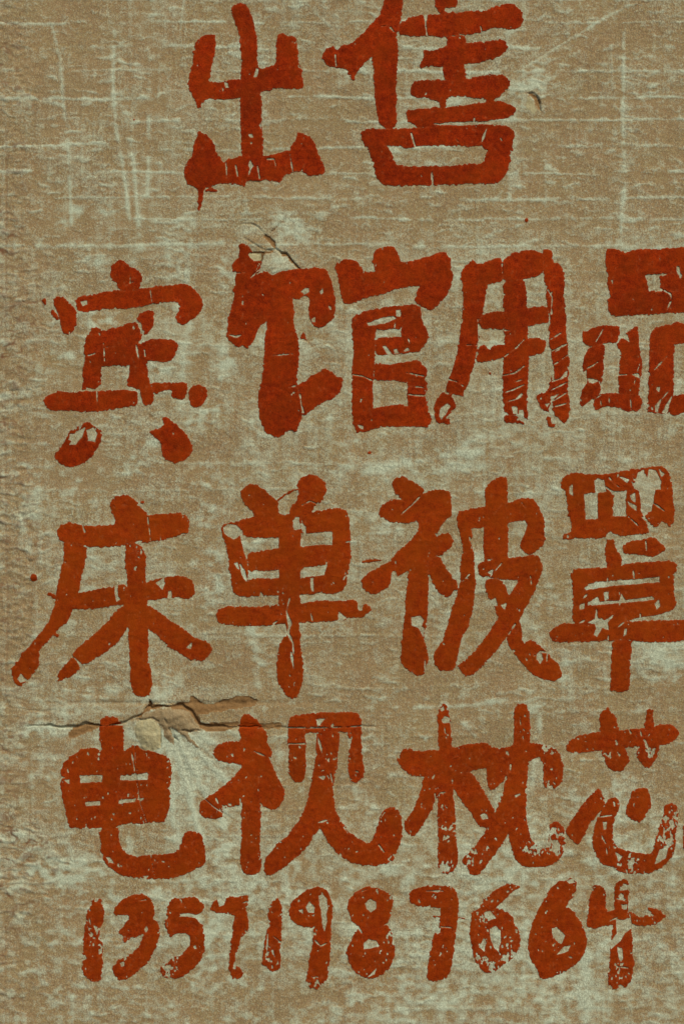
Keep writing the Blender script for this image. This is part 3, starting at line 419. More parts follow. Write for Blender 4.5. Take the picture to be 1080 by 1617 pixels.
# ------------------------------------------------------------------ paint field: F > 0 where paint stands, SID = its stroke
n_edge = gn(2.0, 2.0, 11); n_edge2 = gn(5.0, 4.0, 12); n_fine = gn(1.1, 1.0, 13); n_chip = gn(1.0, 1.4, 14); n_dry = gn(2.6, 3.4, 15)
F = np.full((CH, CW), -60, np.float32)
SID = np.full((CH, CW), -1, np.int32)
CUT = np.zeros((CH, CW), np.float32)          # freshly bared plaster where paint fell off
GRV = np.zeros((CH, CW), np.float32)           # creases in the paint skin
LIFT = np.zeros((CH, CW), np.float32)         # paint lifting along its breaks
stroke_of = []                                # stroke id -> character index
for ci, (kind, label, (ox, oy, sc), strokes, cuts, cracks, wear, lines) in enumerate(W):
    conv = lambda pts: [(ox + x / sc, oy + y / sc) for x, y in pts]
    allp = [p for s_ in strokes for p in conv(s_)] + [p for l, w in lines for p in conv(l)]
    wy, wx = window(allp, 14)
    X, Y = PX[wy, wx], PY[wy, wx]
    Fc = np.full(X.shape, -60, np.float32)
    Sc = np.full(X.shape, -1, np.int32)
    def put(f):
        si = len(stroke_of); stroke_of.append(ci)
        m = (f > 0.5) | (f > Fc)
        Sc[m] = si
        np.maximum(Fc, f, out=Fc)
    for s_ in strokes:
        put(sdf_poly(rnd(conv(s_)), X, Y))
    for l, w in lines:
        d, u = sdf_line(conv(l), X, Y)
        put(w / sc / 2 * (0.75 + 0.5 * np.sin(u * 3.1)) - d)
    Fc = Fc + 0.35 * n_edge[wy, wx] + 0.25 * n_edge2[wy, wx] + 0.60 * n_fine[wy, wx]
    base_in = Fc > 0
    C = np.full(X.shape, -60, np.float32)
    for c in cuts:
        np.maximum(C, sdf_poly(conv(c), X, Y) + 0.3, out=C)
    for l, w in cracks:
        d, u = sdf_line(conv(l), X, Y)
        jd = d + 0.35 * n_edge[wy, wx]
        if w <= 6:                                      # a fold or hairline: the skin is creased, hardly open
            hw = w / sc / 2 * (0.2 + 0.8 * np.sin(np.clip(u, 0.04, 0.96) * math.pi)) * (0.35 + 0.35 * n_edge2[wy, wx])
            GRV[wy, wx] = np.maximum(GRV[wy, wx], np.exp(-(jd / 0.85) ** 2) * sstep(n_edge2[wy, wx], -1.6, -.4))
            LIFT[wy, wx] = np.maximum(LIFT[wy, wx], 1.2 * np.exp(-np.maximum(d - 0.8, 0) / 3.0))
        else:
            hw = w / sc / 2 * (0.35 + 0.75 * np.sin(np.clip(u, 0.04, 0.96) * math.pi)) * (1 + 0.3 * n_edge2[wy, wx])
            LIFT[wy, wx] = np.maximum(LIFT[wy, wx], 0.8 * np.exp(-np.maximum(d - hw, 0) / 2.6))
        np.maximum(C, hw - jd, out=C)
    C = C + 0.3 * n_edge[wy, wx] + 0.2 * n_fine[wy, wx] * (C > -2)
    g = np.full(X.shape, 9, np.float32)
    for (ax, ay, r, a) in wear:
        q = ((X - ox - ax / sc) ** 2 + (Y - oy - ay / sc) ** 2) / (r / sc) ** 2
        w_ = min(1.0, a * 1.12) * np.exp(-q * q * 0.7)
        g = np.minimum(g, (3.1 * (1 - w_) ** 1.7 - 0.08 - 0.8 * n_chip[wy, wx] - 0.6 * n_dry[wy, wx]) * 1.3)
    g = np.minimum(g, ((3.5 if oy < 700 else 3.2 if oy < 1090 else 2.7) - n_chip[wy, wx] - 0.6 * n_dry[wy, wx] - 0.5 * np.exp(-np.maximum(Fc, 0) / 2.5)) * 1.2)
    Fn = np.minimum(np.minimum(Fc, -C), g)
    CUT[wy, wx] = np.maximum(CUT[wy, wx], (base_in & (Fn <= 0.6)).astype(np.float32))
    m = Fn > F[wy, wx]
    F[wy, wx] = np.where(m, Fn, F[wy, wx])
    SID[wy, wx] = np.where(m, Sc, SID[wy, wx])

# stray drips of paint: (x, y, radius)
specks = [(54, 912, 5.5), (79, 938, 3.2), (86, 941, 3.0), (831, 348, 2.6), (773, 590, 2.2), (213, 189, 2.2), (226, 793, 3.0), (582, 715, 2.2), (71, 475, 2.6)]
speck0 = len(stroke_of)
for (x, y, r) in specks:
    wy, wx = window([(x, y)], r + 6)
    f = r - np.hypot(PX[wy, wx] - x, (PY[wy, wx] - y) * 1.1) + 0.8 * n_edge[wy, wx]
    si = len(stroke_of); stroke_of.append(-1)
    m = f > F[wy, wx]
    SID[wy, wx] = np.where(m, si, SID[wy, wx]); F[wy, wx] = np.where(m, f, F[wy, wx])

# ------------------------------------------------------------------ wall relief (mm) and its chalky wear
def ell(x, y, rx, ry, rot=0.0):
    c, s = math.cos(math.radians(rot)), math.sin(math.radians(rot))
    dx, dy = PX - x, PY - y
    return np.exp(-(((dx * c + dy * s) / rx) ** 2 + ((-dx * s + dy * c) / ry) ** 2))

n_big = gn(130, 120, 21); n_med = gn(28, 24, 22); n_blot = gn(6.5, 5.0, 23); n_blot2 = gn(3.6, 2.6, 24)
n_ridge = wav(gn(8, 1.7, 25, hp=(24, 5))); n_ridge2 = wav(gn(4.5, 1.2, 26, hp=(14, 3.5))); n_vert = gn(1.6, 26, 27, hp=(6, 90))
n_grain = gn(0.8, 0.8, 28); n_warp = gn(45, 18, 29); n_warpv = gn(30, 60, 30); n_hstreak = gn(60, 3.0, 31, hp=(200, 9)); n_gap = gn(24, 6, 32)
n_crumb = gn(3.0, 2.4, 33)

rough = sstep(100 - PX + 22 * n_med, 0, 80)                    # crumbly strip along the left
low = sstep(PY + 60 * n_big, 1050, 1450)                      # blotchy lower part
right = sstep(PX, 450, 900)
chalk = 0.15 + 0.06 * n_big + 0.07 * n_med
crest = sstep(n_ridge + 0.25 * n_med, 0.9, 2.3) + 0.7 * sstep(n_ridge2, 1.1, 2.4)
chalk += 0.06 * n_blot + 0.08 * n_blot2 + 0.32 * crest * (1 + 0.45 * sstep(420 - PY, 0, 60)) + 0.02 * n_ridge + 0.06 * n_vert + 0.015 * n_hstreak
chalk += low * (0.05 * n_blot + 0.09 * n_blot2 + 0.15 + 0.13 * right)
smear = sstep(0.75 * gn(17, 12, 51) + 0.35 * n_blot + 0.4 * n_blot2, 0.6, 1.9) * sstep(PY, 330, 480)      # scraped, whiter smears
chalk += 0.22 * smear * (0.6 + 0.4 * sstep(1250 - PX, 0, 900)) + sstep(PY, 1440, 1520) * 0.06 * n_hstreak
chalk -= 0.10 * rough + 0.10 * sstep(PY + 25 * n_med, 1520, 1600)
H = 1.6 * n_big + 0.55 * n_med + 0.20 * n_blot + 0.06 * n_ridge + 0.05 * n_ridge2 + 0.45 * crest + 0.08 * n_vert + 0.08 * n_grain
worm = np.exp(-(wav(gn(9, 4, 41)) / 0.13) ** 2) * sstep(gn(30, 14, 42), -.2, 1.2)     # ragged little tears of the skin
H += rough * (0.30 * n_crumb * np.abs(n_blot) + 0.28 * n_ridge + 0.2 * n_blot2)

def streak(pts, w, amt, hgt=0.0, gap=0.5, fray=1.0):
    """pale brushed line with gaps"""
    global chalk, H
    wy, wx = window(pts, w * 5 + 6)
    d, u = sdf_line(pts, PX[wy, wx], PY[wy, wx] + 2.0 * fray * n_warp[wy, wx] + 0.8 * fray * n_blot2[wy, wx])
    g = np.exp(-(d / w) ** 2) * sstep(n_gap[wy, wx] + 0.4 * n_blot2[wy, wx], -gap - .9, -gap + .9)
    chalk[wy, wx] += amt * g
    H[wy, wx] += hgt * g

rng = np.random.default_rng(5)
for k in range(-4, 44):                                         # horizontal creases left by the float, one every 39 px
    y = 37 + 38.8 * k + rng.uniform(-3, 3)
    a = 0.85 if y < 420 else 0.30 if y < 1150 else 0.12
    x = -M
    while x < 1080 + M:
        L = rng.uniform(90, 420)
        if rng.random() < (0.85 if y < 420 else 0.55):
            y1 = y + rng.uniform(-2, 2)
            streak([(x, y1), (x + L, y1 + rng.uniform(-3, 3))], rng.uniform(1.5, 2.8), a * rng.uniform(.5, 1.2), 0.5, 0.9, 0.7)
        x += L + rng.uniform(0, 40)
for k in range(240):                                            # short brushed dashes
    x, y = rng.uniform(-M, 1080 + M), rng.uniform(-M, 1617 + M); L = rng.uniform(8, 45)
    streak([(x, y), (x + L, y + rng.uniform(-5, 5))], rng.uniform(1.0, 2.2), rng.uniform(.15, .4), 0.15, 0.8)
for p, w, a in [([(83,40),(95,90),(100,150),(108,230),(113,350)],2.6,.4),([(181,50),(179,130),(184,210),(193,250),(205,345)],2.8,.45),([(208,222),(215,300),(220,370)],3,.45),([(235,185),(235,260),(233,310)],3,.5),([(30,140),(60,155),(100,166)],3,.4),
                ([(985,40),(983,180),(985,300),(978,380)],3.0,.42),([(965,70),(966,130)],2,.2),([(830,105),(890,65),(945,32),(1000,5)],1.8,.35),([(860,128),(890,112)],2.5,.3),([(290,0),(284,60)],2,.3),([(500,20),(530,50)],2,.3),
                ([(575,745),(610,737),(640,728),(690,715)],6,.5),([(690,717),(760,714)],5,.45),([(690,742),(760,735)],6,.35),([(640,725),(655,745)],5,.3),([(605,745),(610,760)],4,.35),([(735,700),(760,690),(800,688)],5,.3),
                ([(655,1115),(740,1112),(800,1106)],3,.4),([(852,1128),(853,1160)],3,.3),([(730,1140),(750,1165)],3,.3),([(20,1360),(60,1365)],4,.3),([(70,1385),(150,1388)],4,.35),([(0,627),(60,620)],5,.3),
                ([(295,420),(300,500),(290,560),(285,640)],7,.3),([(150,480),(140,560)],6,.25),([(700,300),(640,310)],5,.2),([(830,130),(800,200),(815,290)],12,.3),([(400,990),(408,1080)],6,.25),([(850,1140),(840,1240)],5,.25),([(1010,1010),(1060,1050)],14,.3),([(890,1010),(900,1090)],10,.25),([(920,1480),(925,1617)],8,.35)]:
    streak(p, w * 1.15, 1.6 * a, 0.3, 1.6, 0.5)
for x, y, rx, ry, a, rot in [(150,412,26,10,.4,10),(272,410,16,22,.35,0),(160,505,24,9,.55,-8),(255,590,26,14,.35,0),(110,560,26,8,.3,0),(205,735,26,10,.35,0),(310,660,14,22,.3,0),(250,700,14,10,.3,0),(85,1372,60,16,.55,-3),(60,1150,40,12,.3,0),(360,430,14,40,.4,0),(355,580,14,30,.4,0),(460,360,30,18,.45,20),(440,345,16,14,.3,0),(120,330,14,10,.5,0),(100,355,14,8,.5,0),(300,380,16,30,.3,0),
                              (842,136,20,8,.6,0),(1050,1050,40,40,.25,0),(930,1580,70,30,.22,0),(700,1580,60,20,.2,0),(940,1270,50,60,.25,0),(460,1060,30,30,.2,0),(50,830,20,40,.25,0),(60,790,14,16,.3,0),(25,640,20,20,.2,0),(330,820,16,30,.35,0),(340,905,14,30,.3,0),(170,330,20,12,.3,0),(330,1500,20,60,.2,0),(560,1470,16,50,.2,0),(420,1400,60,14,.2,0),(600,20,16,10,.3,0),(560,100,20,10,.25,0)]:
    chalk += 1.8 * a * ell(x, y, rx, ry, rot) * (0.65 + 0.35 * n_blot2 + 0.2 * n_blot)
for x, y, rx, ry, a in [(40,110,50,60,.12),(160,110,60,60,.14),(960,180,90,120,.08),(600,330,200,50,.05),(200,1560,200,40,.12),(1050,1590,60,40,.12),(330,1440,40,20,.15),(500,1560,120,30,.1),(880,700,60,60,.08)]:
    chalk -= a * ell(x, y, rx, ry)
halo = blur((F > 0).astype(np.float32), 9)                      # the lettering was cleaned and sized round its edges
chalk += 0.30 * halo * (F < 0) * (0.8 + 0.4 * n_med)
chalk = np.maximum(chalk, 0.52 * CUT * (0.9 + 0.15 * n_blot2))
chalk += 0.9 * worm * (ell(38, 745, 16, 34) + ell(35, 60, 22, 14) + ell(30, 118, 16, 10)) + 0.35 * ell(38, 740, 14, 26) * n_blot2
dirt = rough * np.maximum(1.0 * worm, 0.6 * sstep(n_crumb * 0.7 + n_ridge * 0.6, 0.8, 1.9))
dirt = np.maximum(dirt, 0.35 * sstep(n_chip + 0.6 * n_ridge2, 2.6, 3.4))
H -= dirt * 0.9
seam = np.exp(-((PX - 9 - 1.5 * n_warpv) / 1.4) ** 2) * sstep(n_warpv + 0.3 * n_blot, -.9, .6)
H -= 0.6 * seam; dirt = np.maximum(dirt, 0.35 * seam)
chalk += 0.18 * (PX < 9) * sstep(n_gap, -1, 1)

# paint flattens the relief beneath itself; hairline and open cracks in the plaster
CR = np.zeros((CH, CW), np.float32)
def crack(pts, w0, depth, jag=1.0, chalky=0.0):
    global H, dirt, CR
    wy, wx = window(pts, 12)
    d, u = sdf_line(pts, PX[wy, wx] + jag * 0.8 * n_edge2[wy, wx], PY[wy, wx] + jag * 1.2 * n_edge2[wy, wx])
    hw = w0 * (0.25 + np.sin(np.clip(u, .03, .97) * math.pi)) * (0.8 + 0.3 * n_edge2[wy, wx])
    m = sstep(hw - d, -0.7, 0.5)
    H[wy, wx] -= depth * m
    CR[wy, wx] = np.maximum(CR[wy, wx], m)

def P4(pts, o=(40, 1080), s=2.842):
    return [(o[0] + x / s, o[1] + y / s) for x, y in pts]

# --- regions where the coat has come away: id 1 brown mud plaster, id 2 pale lumps, id 3 thin edges of the coat
RID = np.zeros((CH, CW), np.int32)
RF = np.full((CH, CW), 0, np.float32)
def region(rid, pts, drop, edge=1.5, bulge=0.0):
    global H
    wy, wx = window(pts, 8)
    f = sdf_poly(pts, PX[wy, wx], PY[wy, wx]) + 0.7 * n_edge2[wy, wx] + 0.4 * n_edge[wy, wx]
    m = f > 0
    RID[wy, wx] = np.where(m, rid, RID[wy, wx])
    k = sstep(f, -0.4, edge)
    H[wy, wx] += k * (-drop + bulge * (1 - np.exp(-np.maximum(f, 0) / 12.0)))
    return m

# the ground round the burst hole stands proud: a blister with folds fanning down and right
fan = ell(262, 1150, 75, 45, 20)
H += 3.6 * ell(258, 1128, 60, 26, 4) + 1.0 * fan
for a0, L, w, amt in [(15, 150, 5, .35), (32, 170, 6, .45), (48, 190, 5, .45), (62, 200, 5, .5), (74, 210, 5, .5), (86, 200, 4, .4), (100, 170, 4, .25), (40, 120, 3.5, .4), (64, 150, 3.5, .4)]:
    ca, sa = math.cos(math.radians(a0)), math.sin(math.radians(a0))
    ox, oy = 262, 1128
    pts = [(ox + r * ca, oy + r * sa) for r in (28, L * .4, L * .7, L)]
    streak(pts, w, 1.7 * amt, 0.8, 1.4, 0.4)
chalk += 0.75 * ell(290, 1200, 62, 28, 50) * (0.8 + 0.3 * n_blot2) + 0.35 * ell(335, 1165, 40, 16, 10) + 0.35 * ell(205, 1160, 30, 14) + 0.3 * ell(90, 1155, 40, 10) + 0.45 * ell(282, 1275, 20, 70) + 0.4 * ell(205, 1155, 8, 18) + 0.3 * ell(330, 1215, 40, 30) + 0.4 * ell(155, 1165, 6, 20)
chalk += 0.35 * ell(330, 1095, 90, 14, -6) + 0.25 * ell(120, 1120, 70, 12)
# brown strips above and beside the hole
region(1, P4([(500,150),(540,110),(560,70),(575,95),(640,95),(730,80),(750,50),(780,70),(790,85),(870,80),(950,55),(1000,55),(1045,75),(1030,100),(930,115),(850,130),(780,140),(790,180),(870,175),(960,170),(960,192),(850,200),(760,195),(700,130),(620,100),(560,115),(520,150)]), 1.8)
region(1, P4([(200,215),(240,190),(300,175),(340,180),(340,200),(270,220),(200,250),(190,235)]), 1.5)
region(1, P4([(960,175),(1070,178),(1150,180),(1150,195),(1060,215),(1010,195),(960,195)]), 1.5)
region(1, [(310, 1148), (345, 1143), (372, 1148), (365, 1153), (330, 1156)], 1.0)
# pale lumps swelling out of the hole
region(4, P4([(505,160),(540,135),(600,115),(640,105),(700,110),(740,130),(765,175),(795,205),(735,218),(745,245),(770,270),(800,302),(770,285),(735,262),(705,232),(672,205),(655,200),(668,250),(670,275),(652,262),(628,235),(612,190),(575,158),(540,160)]), -0.5, 2.0, 3.0)
region(2, P4([(505,172),(535,155),(570,157),(595,175),(610,205),(612,250),(608,288),(585,297),(555,305),(528,292),(510,262),(494,230),(490,200)]), -1.0, 2.5, 2.2)
H += 2.6 * ell(232, 1158, 15, 21) + 1.6 * ell(282, 1138, 20, 12, 25)
for q in ([(604,180),(612,240),(606,290)], [(655,195),(668,235),(690,262)], [(625,150),(640,190),(672,250)], [(690,210),(740,215),(790,205)], [(500,165),(550,152),(600,165)]):
    crack(P4(q), 0.9, 3.0, 1.2)
H += np.where((RID == 2) | (RID == 4), 0.35 * n_crumb + 0.3 * n_blot2 + 0.35 * n_chip, 0) + np.where(RID == 1, 0.35 * n_crumb + 0.25 * n_chip, 0)
# the flaked corner of 馆
P5 = lambda pts: [(350 + x / 7.2, 330 + y / 7.2) for x, y in pts]
region(1, P5([(470,300),(500,290),(560,330),(605,370),(625,430),(600,450),(580,420),(530,370),(485,325)]), 3.0, 1.0)
region(1, P5([(665,490),(740,505),(790,560),(830,610),(890,680),(870,685),(810,620),(770,600),(750,540),(690,535)]), 2.0, 0.8)
region(1, P5([(555,275),(575,240),(640,195),(625,215),(585,250)]), 1.5, 0.8)
region(1, P5([(300,505),(370,490),(500,490),(590,470),(590,490),(480,510),(440,610),(420,600),(445,520)]), 2.0, 0.8)
region(2, P5([(290,500),(360,500),(445,510),(440,560),(380,600),(330,560)]), 0.6, 0.8)
chalk += 0.6 * ell(440, 412, 26, 14) + 0.5 * ell(395, 362, 26, 10) + 0.4 * ell(440, 380, 16, 22) + 0.25 * ell(470, 370, 20, 30)
H += 2.2 * ell(408, 385, 22, 12, 20) + 2.0 * ell(437, 418, 20, 12)
crack(P5([(200,190),(260,168),(340,170),(400,195),(450,240),(490,290)]), 0.75, 2.5, 0.3)
crack(P5([(235,320),(330,375),(420,430),(490,465),(580,460)]), 0.8, 2.0, 0.4)
crack(P5([(480,480),(560,470),(620,450),(660,480),(680,505),(740,510),(800,590),(890,680)]), 1.2, 4.0, 0.4)
crack(P5([(545,290),(570,250),(630,205),(690,145)]), 0.8, 3.0, 0.4)
crack(P5([(480,490),(450,600),(390,690),(335,780)]), 1.1, 3.0, 0.4)
# the chip at the upper right
region(1, [(832,147),(840,146),(848,150),(852,163),(853,174),(848,170),(842,158),(836,152)], 3.4, 0.8)
region(2, [(829,149),(836,153),(843,163),(848,174),(842,178),(832,170)], -0.2, 1.0)
crack([(832,147),(840,145.5),(847,150),(852,162),(853,175)], 1.5, 4.5, 0.3)
# the long crack
crack(P4([(0,190),(60,185),(120,188),(190,198),(235,195),(280,178),(330,182),(400,185),(460,172),(500,150),(545,112)]), 1.5, 5.0, 0.8)
crack(P4([(530,115),(555,100),(575,112),(600,105),(650,96),(710,100),(750,125),(780,180),(830,192),(920,190),(1010,195),(1080,188)]), 1.7, 5.5, 0.9)
crack([(410, 1148), (460, 1150), (520, 1150), (570, 1147), (610, 1146)], 0.8, 3.0, 0.5)
crack(P4([(560,70),(565,95),(545,110)]), 1.6, 6.0, 0.3)
crack([(0, 1115), (30, 1118), (70, 1124), (90, 1122)], 0.7, 1.5, 0.8)
crack([(0, 620), (40, 616), (72, 612)], 0.8, 2.0, 0.8)
crack([(215, 1147), (213, 1175), (216, 1230), (222, 1270), (232, 1300), (238, 1345), (246, 1395)], 0.5, 1.5, 0.5)
crack([(281, 1182), (290, 1205), (297, 1230), (302, 1245)], 0.5, 1.2, 0.5)
crack([(300, 1240), (330, 1268), (350, 1283), (378, 1300)], 0.5, 1.0, 0.6)
crack([(930, 0), (918, 18), (906, 35)], 0.7, 1.2, 0.3)
crack([(830, 104), (860, 84), (890, 64), (915, 50)], 0.5, 1.0, 0.3)
crack([(228, 668), (245, 655), (264, 641)], 0.9, 2.0, 0.4)
crack([(1068, 885), (1074, 870), (1082, 860)], 0.7, 1.5, 0.4)
crack([(180, 60), (179, 130)], 0.5, 0.8, 0.3)
H -= 2.2 * ell(268, 1110, 160, 3, 0)
chalk = np.clip(chalk, 0, 1)

# paint lies smoother than the wall, thins to its edge and lifts along breaks
Hs = blur(H, 2.6)
PH = 0.2 * H + 0.8 * Hs + 0.55 + 0.25 * sstep(F, 0.2, 4.0) + 0.9 * LIFT * sstep(F, -.5, 1.0) + 0.10 * n_edge2
PH = np.maximum(PH, H + 0.35)
PH = PH - 3.2 * GRV
PH = np.where(CR > 0.55, PH - 1.8 * CR, PH)

# ------------------------------------------------------------------ materials
def mat(name):
    m = bpy.data.materials.new(name)
    m.use_nodes = True
    nt = m.node_tree
    b = nt.nodes['Principled BSDF']
    return m, nt, b

def N(nt, t, **kw):
    n = nt.nodes.new(t)
    for k, v in kw.items():
        if k in n.bl_rna.properties.keys():
            setattr(n, k, v)
        else:
            n.inputs[k].default_value = v
    return n

def mixc(nt, f, a, b):
    m = nt.nodes.new('ShaderNodeMix'); m.data_type = 'RGBA'
    for s, v in ((m.inputs[0], f), (m.inputs[6], a), (m.inputs[7], b)):
        if isinstance(v, (tuple, float, int)):
            s.default_value = v if not isinstance(v, tuple) else (*v, 1)
        else:
            nt.links.new(v, s)
    return m.outputs[2]

def maprange(nt, v, a, b, c, d):
    m = nt.nodes.new('ShaderNodeMapRange')
    nt.links.new(v, m.inputs[0])
    for i, x in enumerate((a, b, c, d)):
        m.inputs[i + 1].default_value = x
    return m.outputs[0]

def noise(nt, vec, scale, detail=2.0, rough_=0.6):
    n = N(nt, 'ShaderNodeTexNoise', Scale=scale, Detail=detail, Roughness=rough_)
    nt.links.new(vec, n.inputs['Vector'])
    return n.outputs['Fac']

def math_(nt, op, a, b=0.0):
    m = nt.nodes.new('ShaderNodeMath'); m.operation = op
    for s, v in ((m.inputs[0], a), (m.inputs[1], b)):
        if isinstance(v, (float, int)): s.default_value = v
        else: nt.links.new(v, s)
    return m.outputs[0]

TAN = (0.268, 0.171, 0.078)
TAN2 = (0.240, 0.180, 0.078)
PALE = (0.400, 0.435, 0.295)
DIRT = (0.150, 0.070, 0.030)

def wall_material():
    m, nt, b = mat('limewashed_plaster')
    tc = N(nt, 'ShaderNodeTexCoord'); v = tc.outputs['Object']
    at = N(nt, 'ShaderNodeAttribute', attribute_name='chalk').outputs['Fac']
    dt = N(nt, 'ShaderNodeAttribute', attribute_name='dirt').outputs['Fac']
    g1 = noise(nt, v, 420, 2); g2 = noise(nt, v, 170, 3); g3 = noise(nt, v, 300, 2); g4 = noise(nt, v, 14, 4)
    # grain of the worn limewash
    gr = math_(nt, 'ADD', math_(nt, 'MULTIPLY', math_(nt, 'SUBTRACT', g1, 0.5), 1.6), math_(nt, 'MULTIPLY', math_(nt, 'SUBTRACT', g2, 0.5), 0.9))
    c = math_(nt, 'ADD', at, math_(nt, 'MULTIPLY', gr, maprange(nt, at, .3, 1.0, 1.0, .25)))
    c = maprange(nt, c, 0.0, 1.0, 0.0, 1.0)
    t = mixc(nt, maprange(nt, math_(nt, 'ADD', math_(nt, 'MULTIPLY', g3, .8), math_(nt, 'MULTIPLY', g4, .4)), .45, .75, 0., 1.), TAN, TAN2)
    colr = mixc(nt, c, t, PALE)
    # hairline craze in the skin
    mp = N(nt, 'ShaderNodeMapping'); mp.inputs['Scale'].default_value = (1.0, 1.0, 0.45)
    wn_ = N(nt, 'ShaderNodeTexNoise', Scale=60, Detail=2)
    nt.links.new(v, wn_.inputs['Vector'])
    add = N(nt, 'ShaderNodeVectorMath', operation='MULTIPLY_ADD'); add.inputs[1].default_value = (.012, .012, .012)
    nt.links.new(wn_.outputs['Color'], add.inputs[0]); nt.links.new(v, add.inputs[2])
    nt.links.new(add.outputs[0], mp.inputs['Vector'])
    vo = N(nt, 'ShaderNodeTexVoronoi', feature='DISTANCE_TO_EDGE', Scale=190)
    nt.links.new(mp.outputs[0], vo.inputs['Vector'])
    cr = maprange(nt, vo.outputs['Distance'], 0.0, 0.13, 1.0, 0.0)
    cra = math_(nt, 'MULTIPLY', cr, maprange(nt, noise(nt, v, 9, 3), .36, .60, .06, .42))
    colr = mixc(nt, cra, colr, (0.115, 0.075, 0.042))
    val = maprange(nt, math_(nt, 'ADD', math_(nt, 'MULTIPLY', noise(nt, v, 520, 1), .6), math_(nt, 'MULTIPLY', g3, .4)), .32, .68, .66, 1.34)
    vm = N(nt, 'ShaderNodeVectorMath', operation='SCALE')
    nt.links.new(colr, vm.inputs[0]); nt.links.new(val, vm.inputs['Scale'])
    colr = mixc(nt, dt, vm.outputs[0], DIRT)
    nt.links.new(colr, b.inputs['Base Color'])
    b.inputs['Roughness'].default_value = 0.92
    b.inputs['Specular IOR Level'].default_value = 0.15
    h = math_(nt, 'SUBTRACT', math_(nt, 'ADD', math_(nt, 'MULTIPLY', g1, .5), g2), math_(nt, 'MULTIPLY', cra, .8))
    bp = N(nt, 'ShaderNodeBump', Strength=0.55, Distance=0.0012)
    nt.links.new(h, bp.inputs['Height']); nt.links.new(bp.outputs[0], b.inputs['Normal'])
    return m

def earth_material(name, c1, c2, spots):
    m, nt, b = mat(name)
    v = N(nt, 'ShaderNodeTexCoord').outputs['Object']
    g1 = noise(nt, v, 350, 3); g2 = noise(nt, v, 60, 3)
    colr = mixc(nt, maprange(nt, math_(nt, 'ADD', math_(nt, 'MULTIPLY', g1, .6), math_(nt, 'MULTIPLY', g2, .5)), .4, .7, 0., 1.), c1, c2)
    colr = mixc(nt, maprange(nt, noise(nt, v, 500, 1), .66, .72, 0., .6), colr, spots)
    nt.links.new(colr, b.inputs['Base Color'])
    b.inputs['Roughness'].default_value = 0.95
    b.inputs['Specular IOR Level'].default_value = 0.1
    bp = N(nt, 'ShaderNodeBump', Strength=0.5, Distance=0.0015)
    nt.links.new(g1, bp.inputs['Height']); nt.links.new(bp.outputs[0], b.inputs['Normal'])
    return m

def paint_material():
    m, nt, b = mat('red_wall_paint')
    v = N(nt, 'ShaderNodeTexCoord').outputs['Object']
    th = N(nt, 'ShaderNodeAttribute', attribute_name='thin').outputs['Fac']
    g1 = noise(nt, v, 420, 2); g2 = noise(nt, v, 110, 3); g3 = noise(nt, v, 16, 4)
    colr = mixc(nt, maprange(nt, math_(nt, 'ADD', math_(nt, 'MULTIPLY', g1, .55), math_(nt, 'MULTIPLY', g2, .45)), .38, .62, 0., 1.), (0.125, 0.0085, 0.0005), (0.275, 0.0240, 0.0012))
    colr = mixc(nt, maprange(nt, g3, .42, .66, 0., .6), colr, (0.175, 0.0230, 0.0008))
    pv = N(nt, 'ShaderNodeVectorMath', operation='SCALE')
    nt.links.new(colr, pv.inputs[0])
    nt.links.new(math_(nt, 'MULTIPLY', maprange(nt, noise(nt, v, 7, 4), .35, .65, .78, 1.20), maprange(nt, noise(nt, v, 560, 1), .3, .7, .87, 1.13)), pv.inputs['Scale'])
    colr = pv.outputs[0]
    tone = N(nt, 'ShaderNodeAttribute', attribute_name='tone').outputs['Fac']
    colr = mixc(nt, math_(nt, 'MULTIPLY', tone, maprange(nt, math_(nt, 'ADD', math_(nt, 'MULTIPLY', g2, .5), math_(nt, 'MULTIPLY', g3, .5)), .36, .62, .35, 1.)), colr, (0.225, 0.0385, 0.0012))
    colr = mixc(nt, math_(nt, 'MULTIPLY', th, maprange(nt, g2, .35, .7, .1, .75)), colr, (0.300, 0.090, 0.028))
    nt.links.new(colr, b.inputs['Base Color'])
    b.inputs['Roughness'].default_value = 0.85
    b.inputs['Specular IOR Level'].default_value = 0.05
    bp = N(nt, 'ShaderNodeBump', Strength=0.4, Distance=0.0010)
    nt.links.new(math_(nt, 'ADD', g1, g2), bp.inputs['Height']); nt.links.new(bp.outputs[0], b.inputs['Normal'])
    return m

M_WALL = wall_material()
M_MUD = earth_material('brown_mud_plaster', (0.150, 0.078, 0.026), (0.230, 0.132, 0.050), (0.30, 0.20, 0.10))
M_LUMP = earth_material('pale_crumbled_plaster', (0.285, 0.235, 0.115), (0.390, 0.355, 0.195), (0.52, 0.50, 0.32))
M_TAN = earth_material('tan_underplaster', (0.185, 0.122, 0.054), (0.275, 0.212, 0.110), (0.40, 0.33, 0.20))
M_PAINT = paint_material()

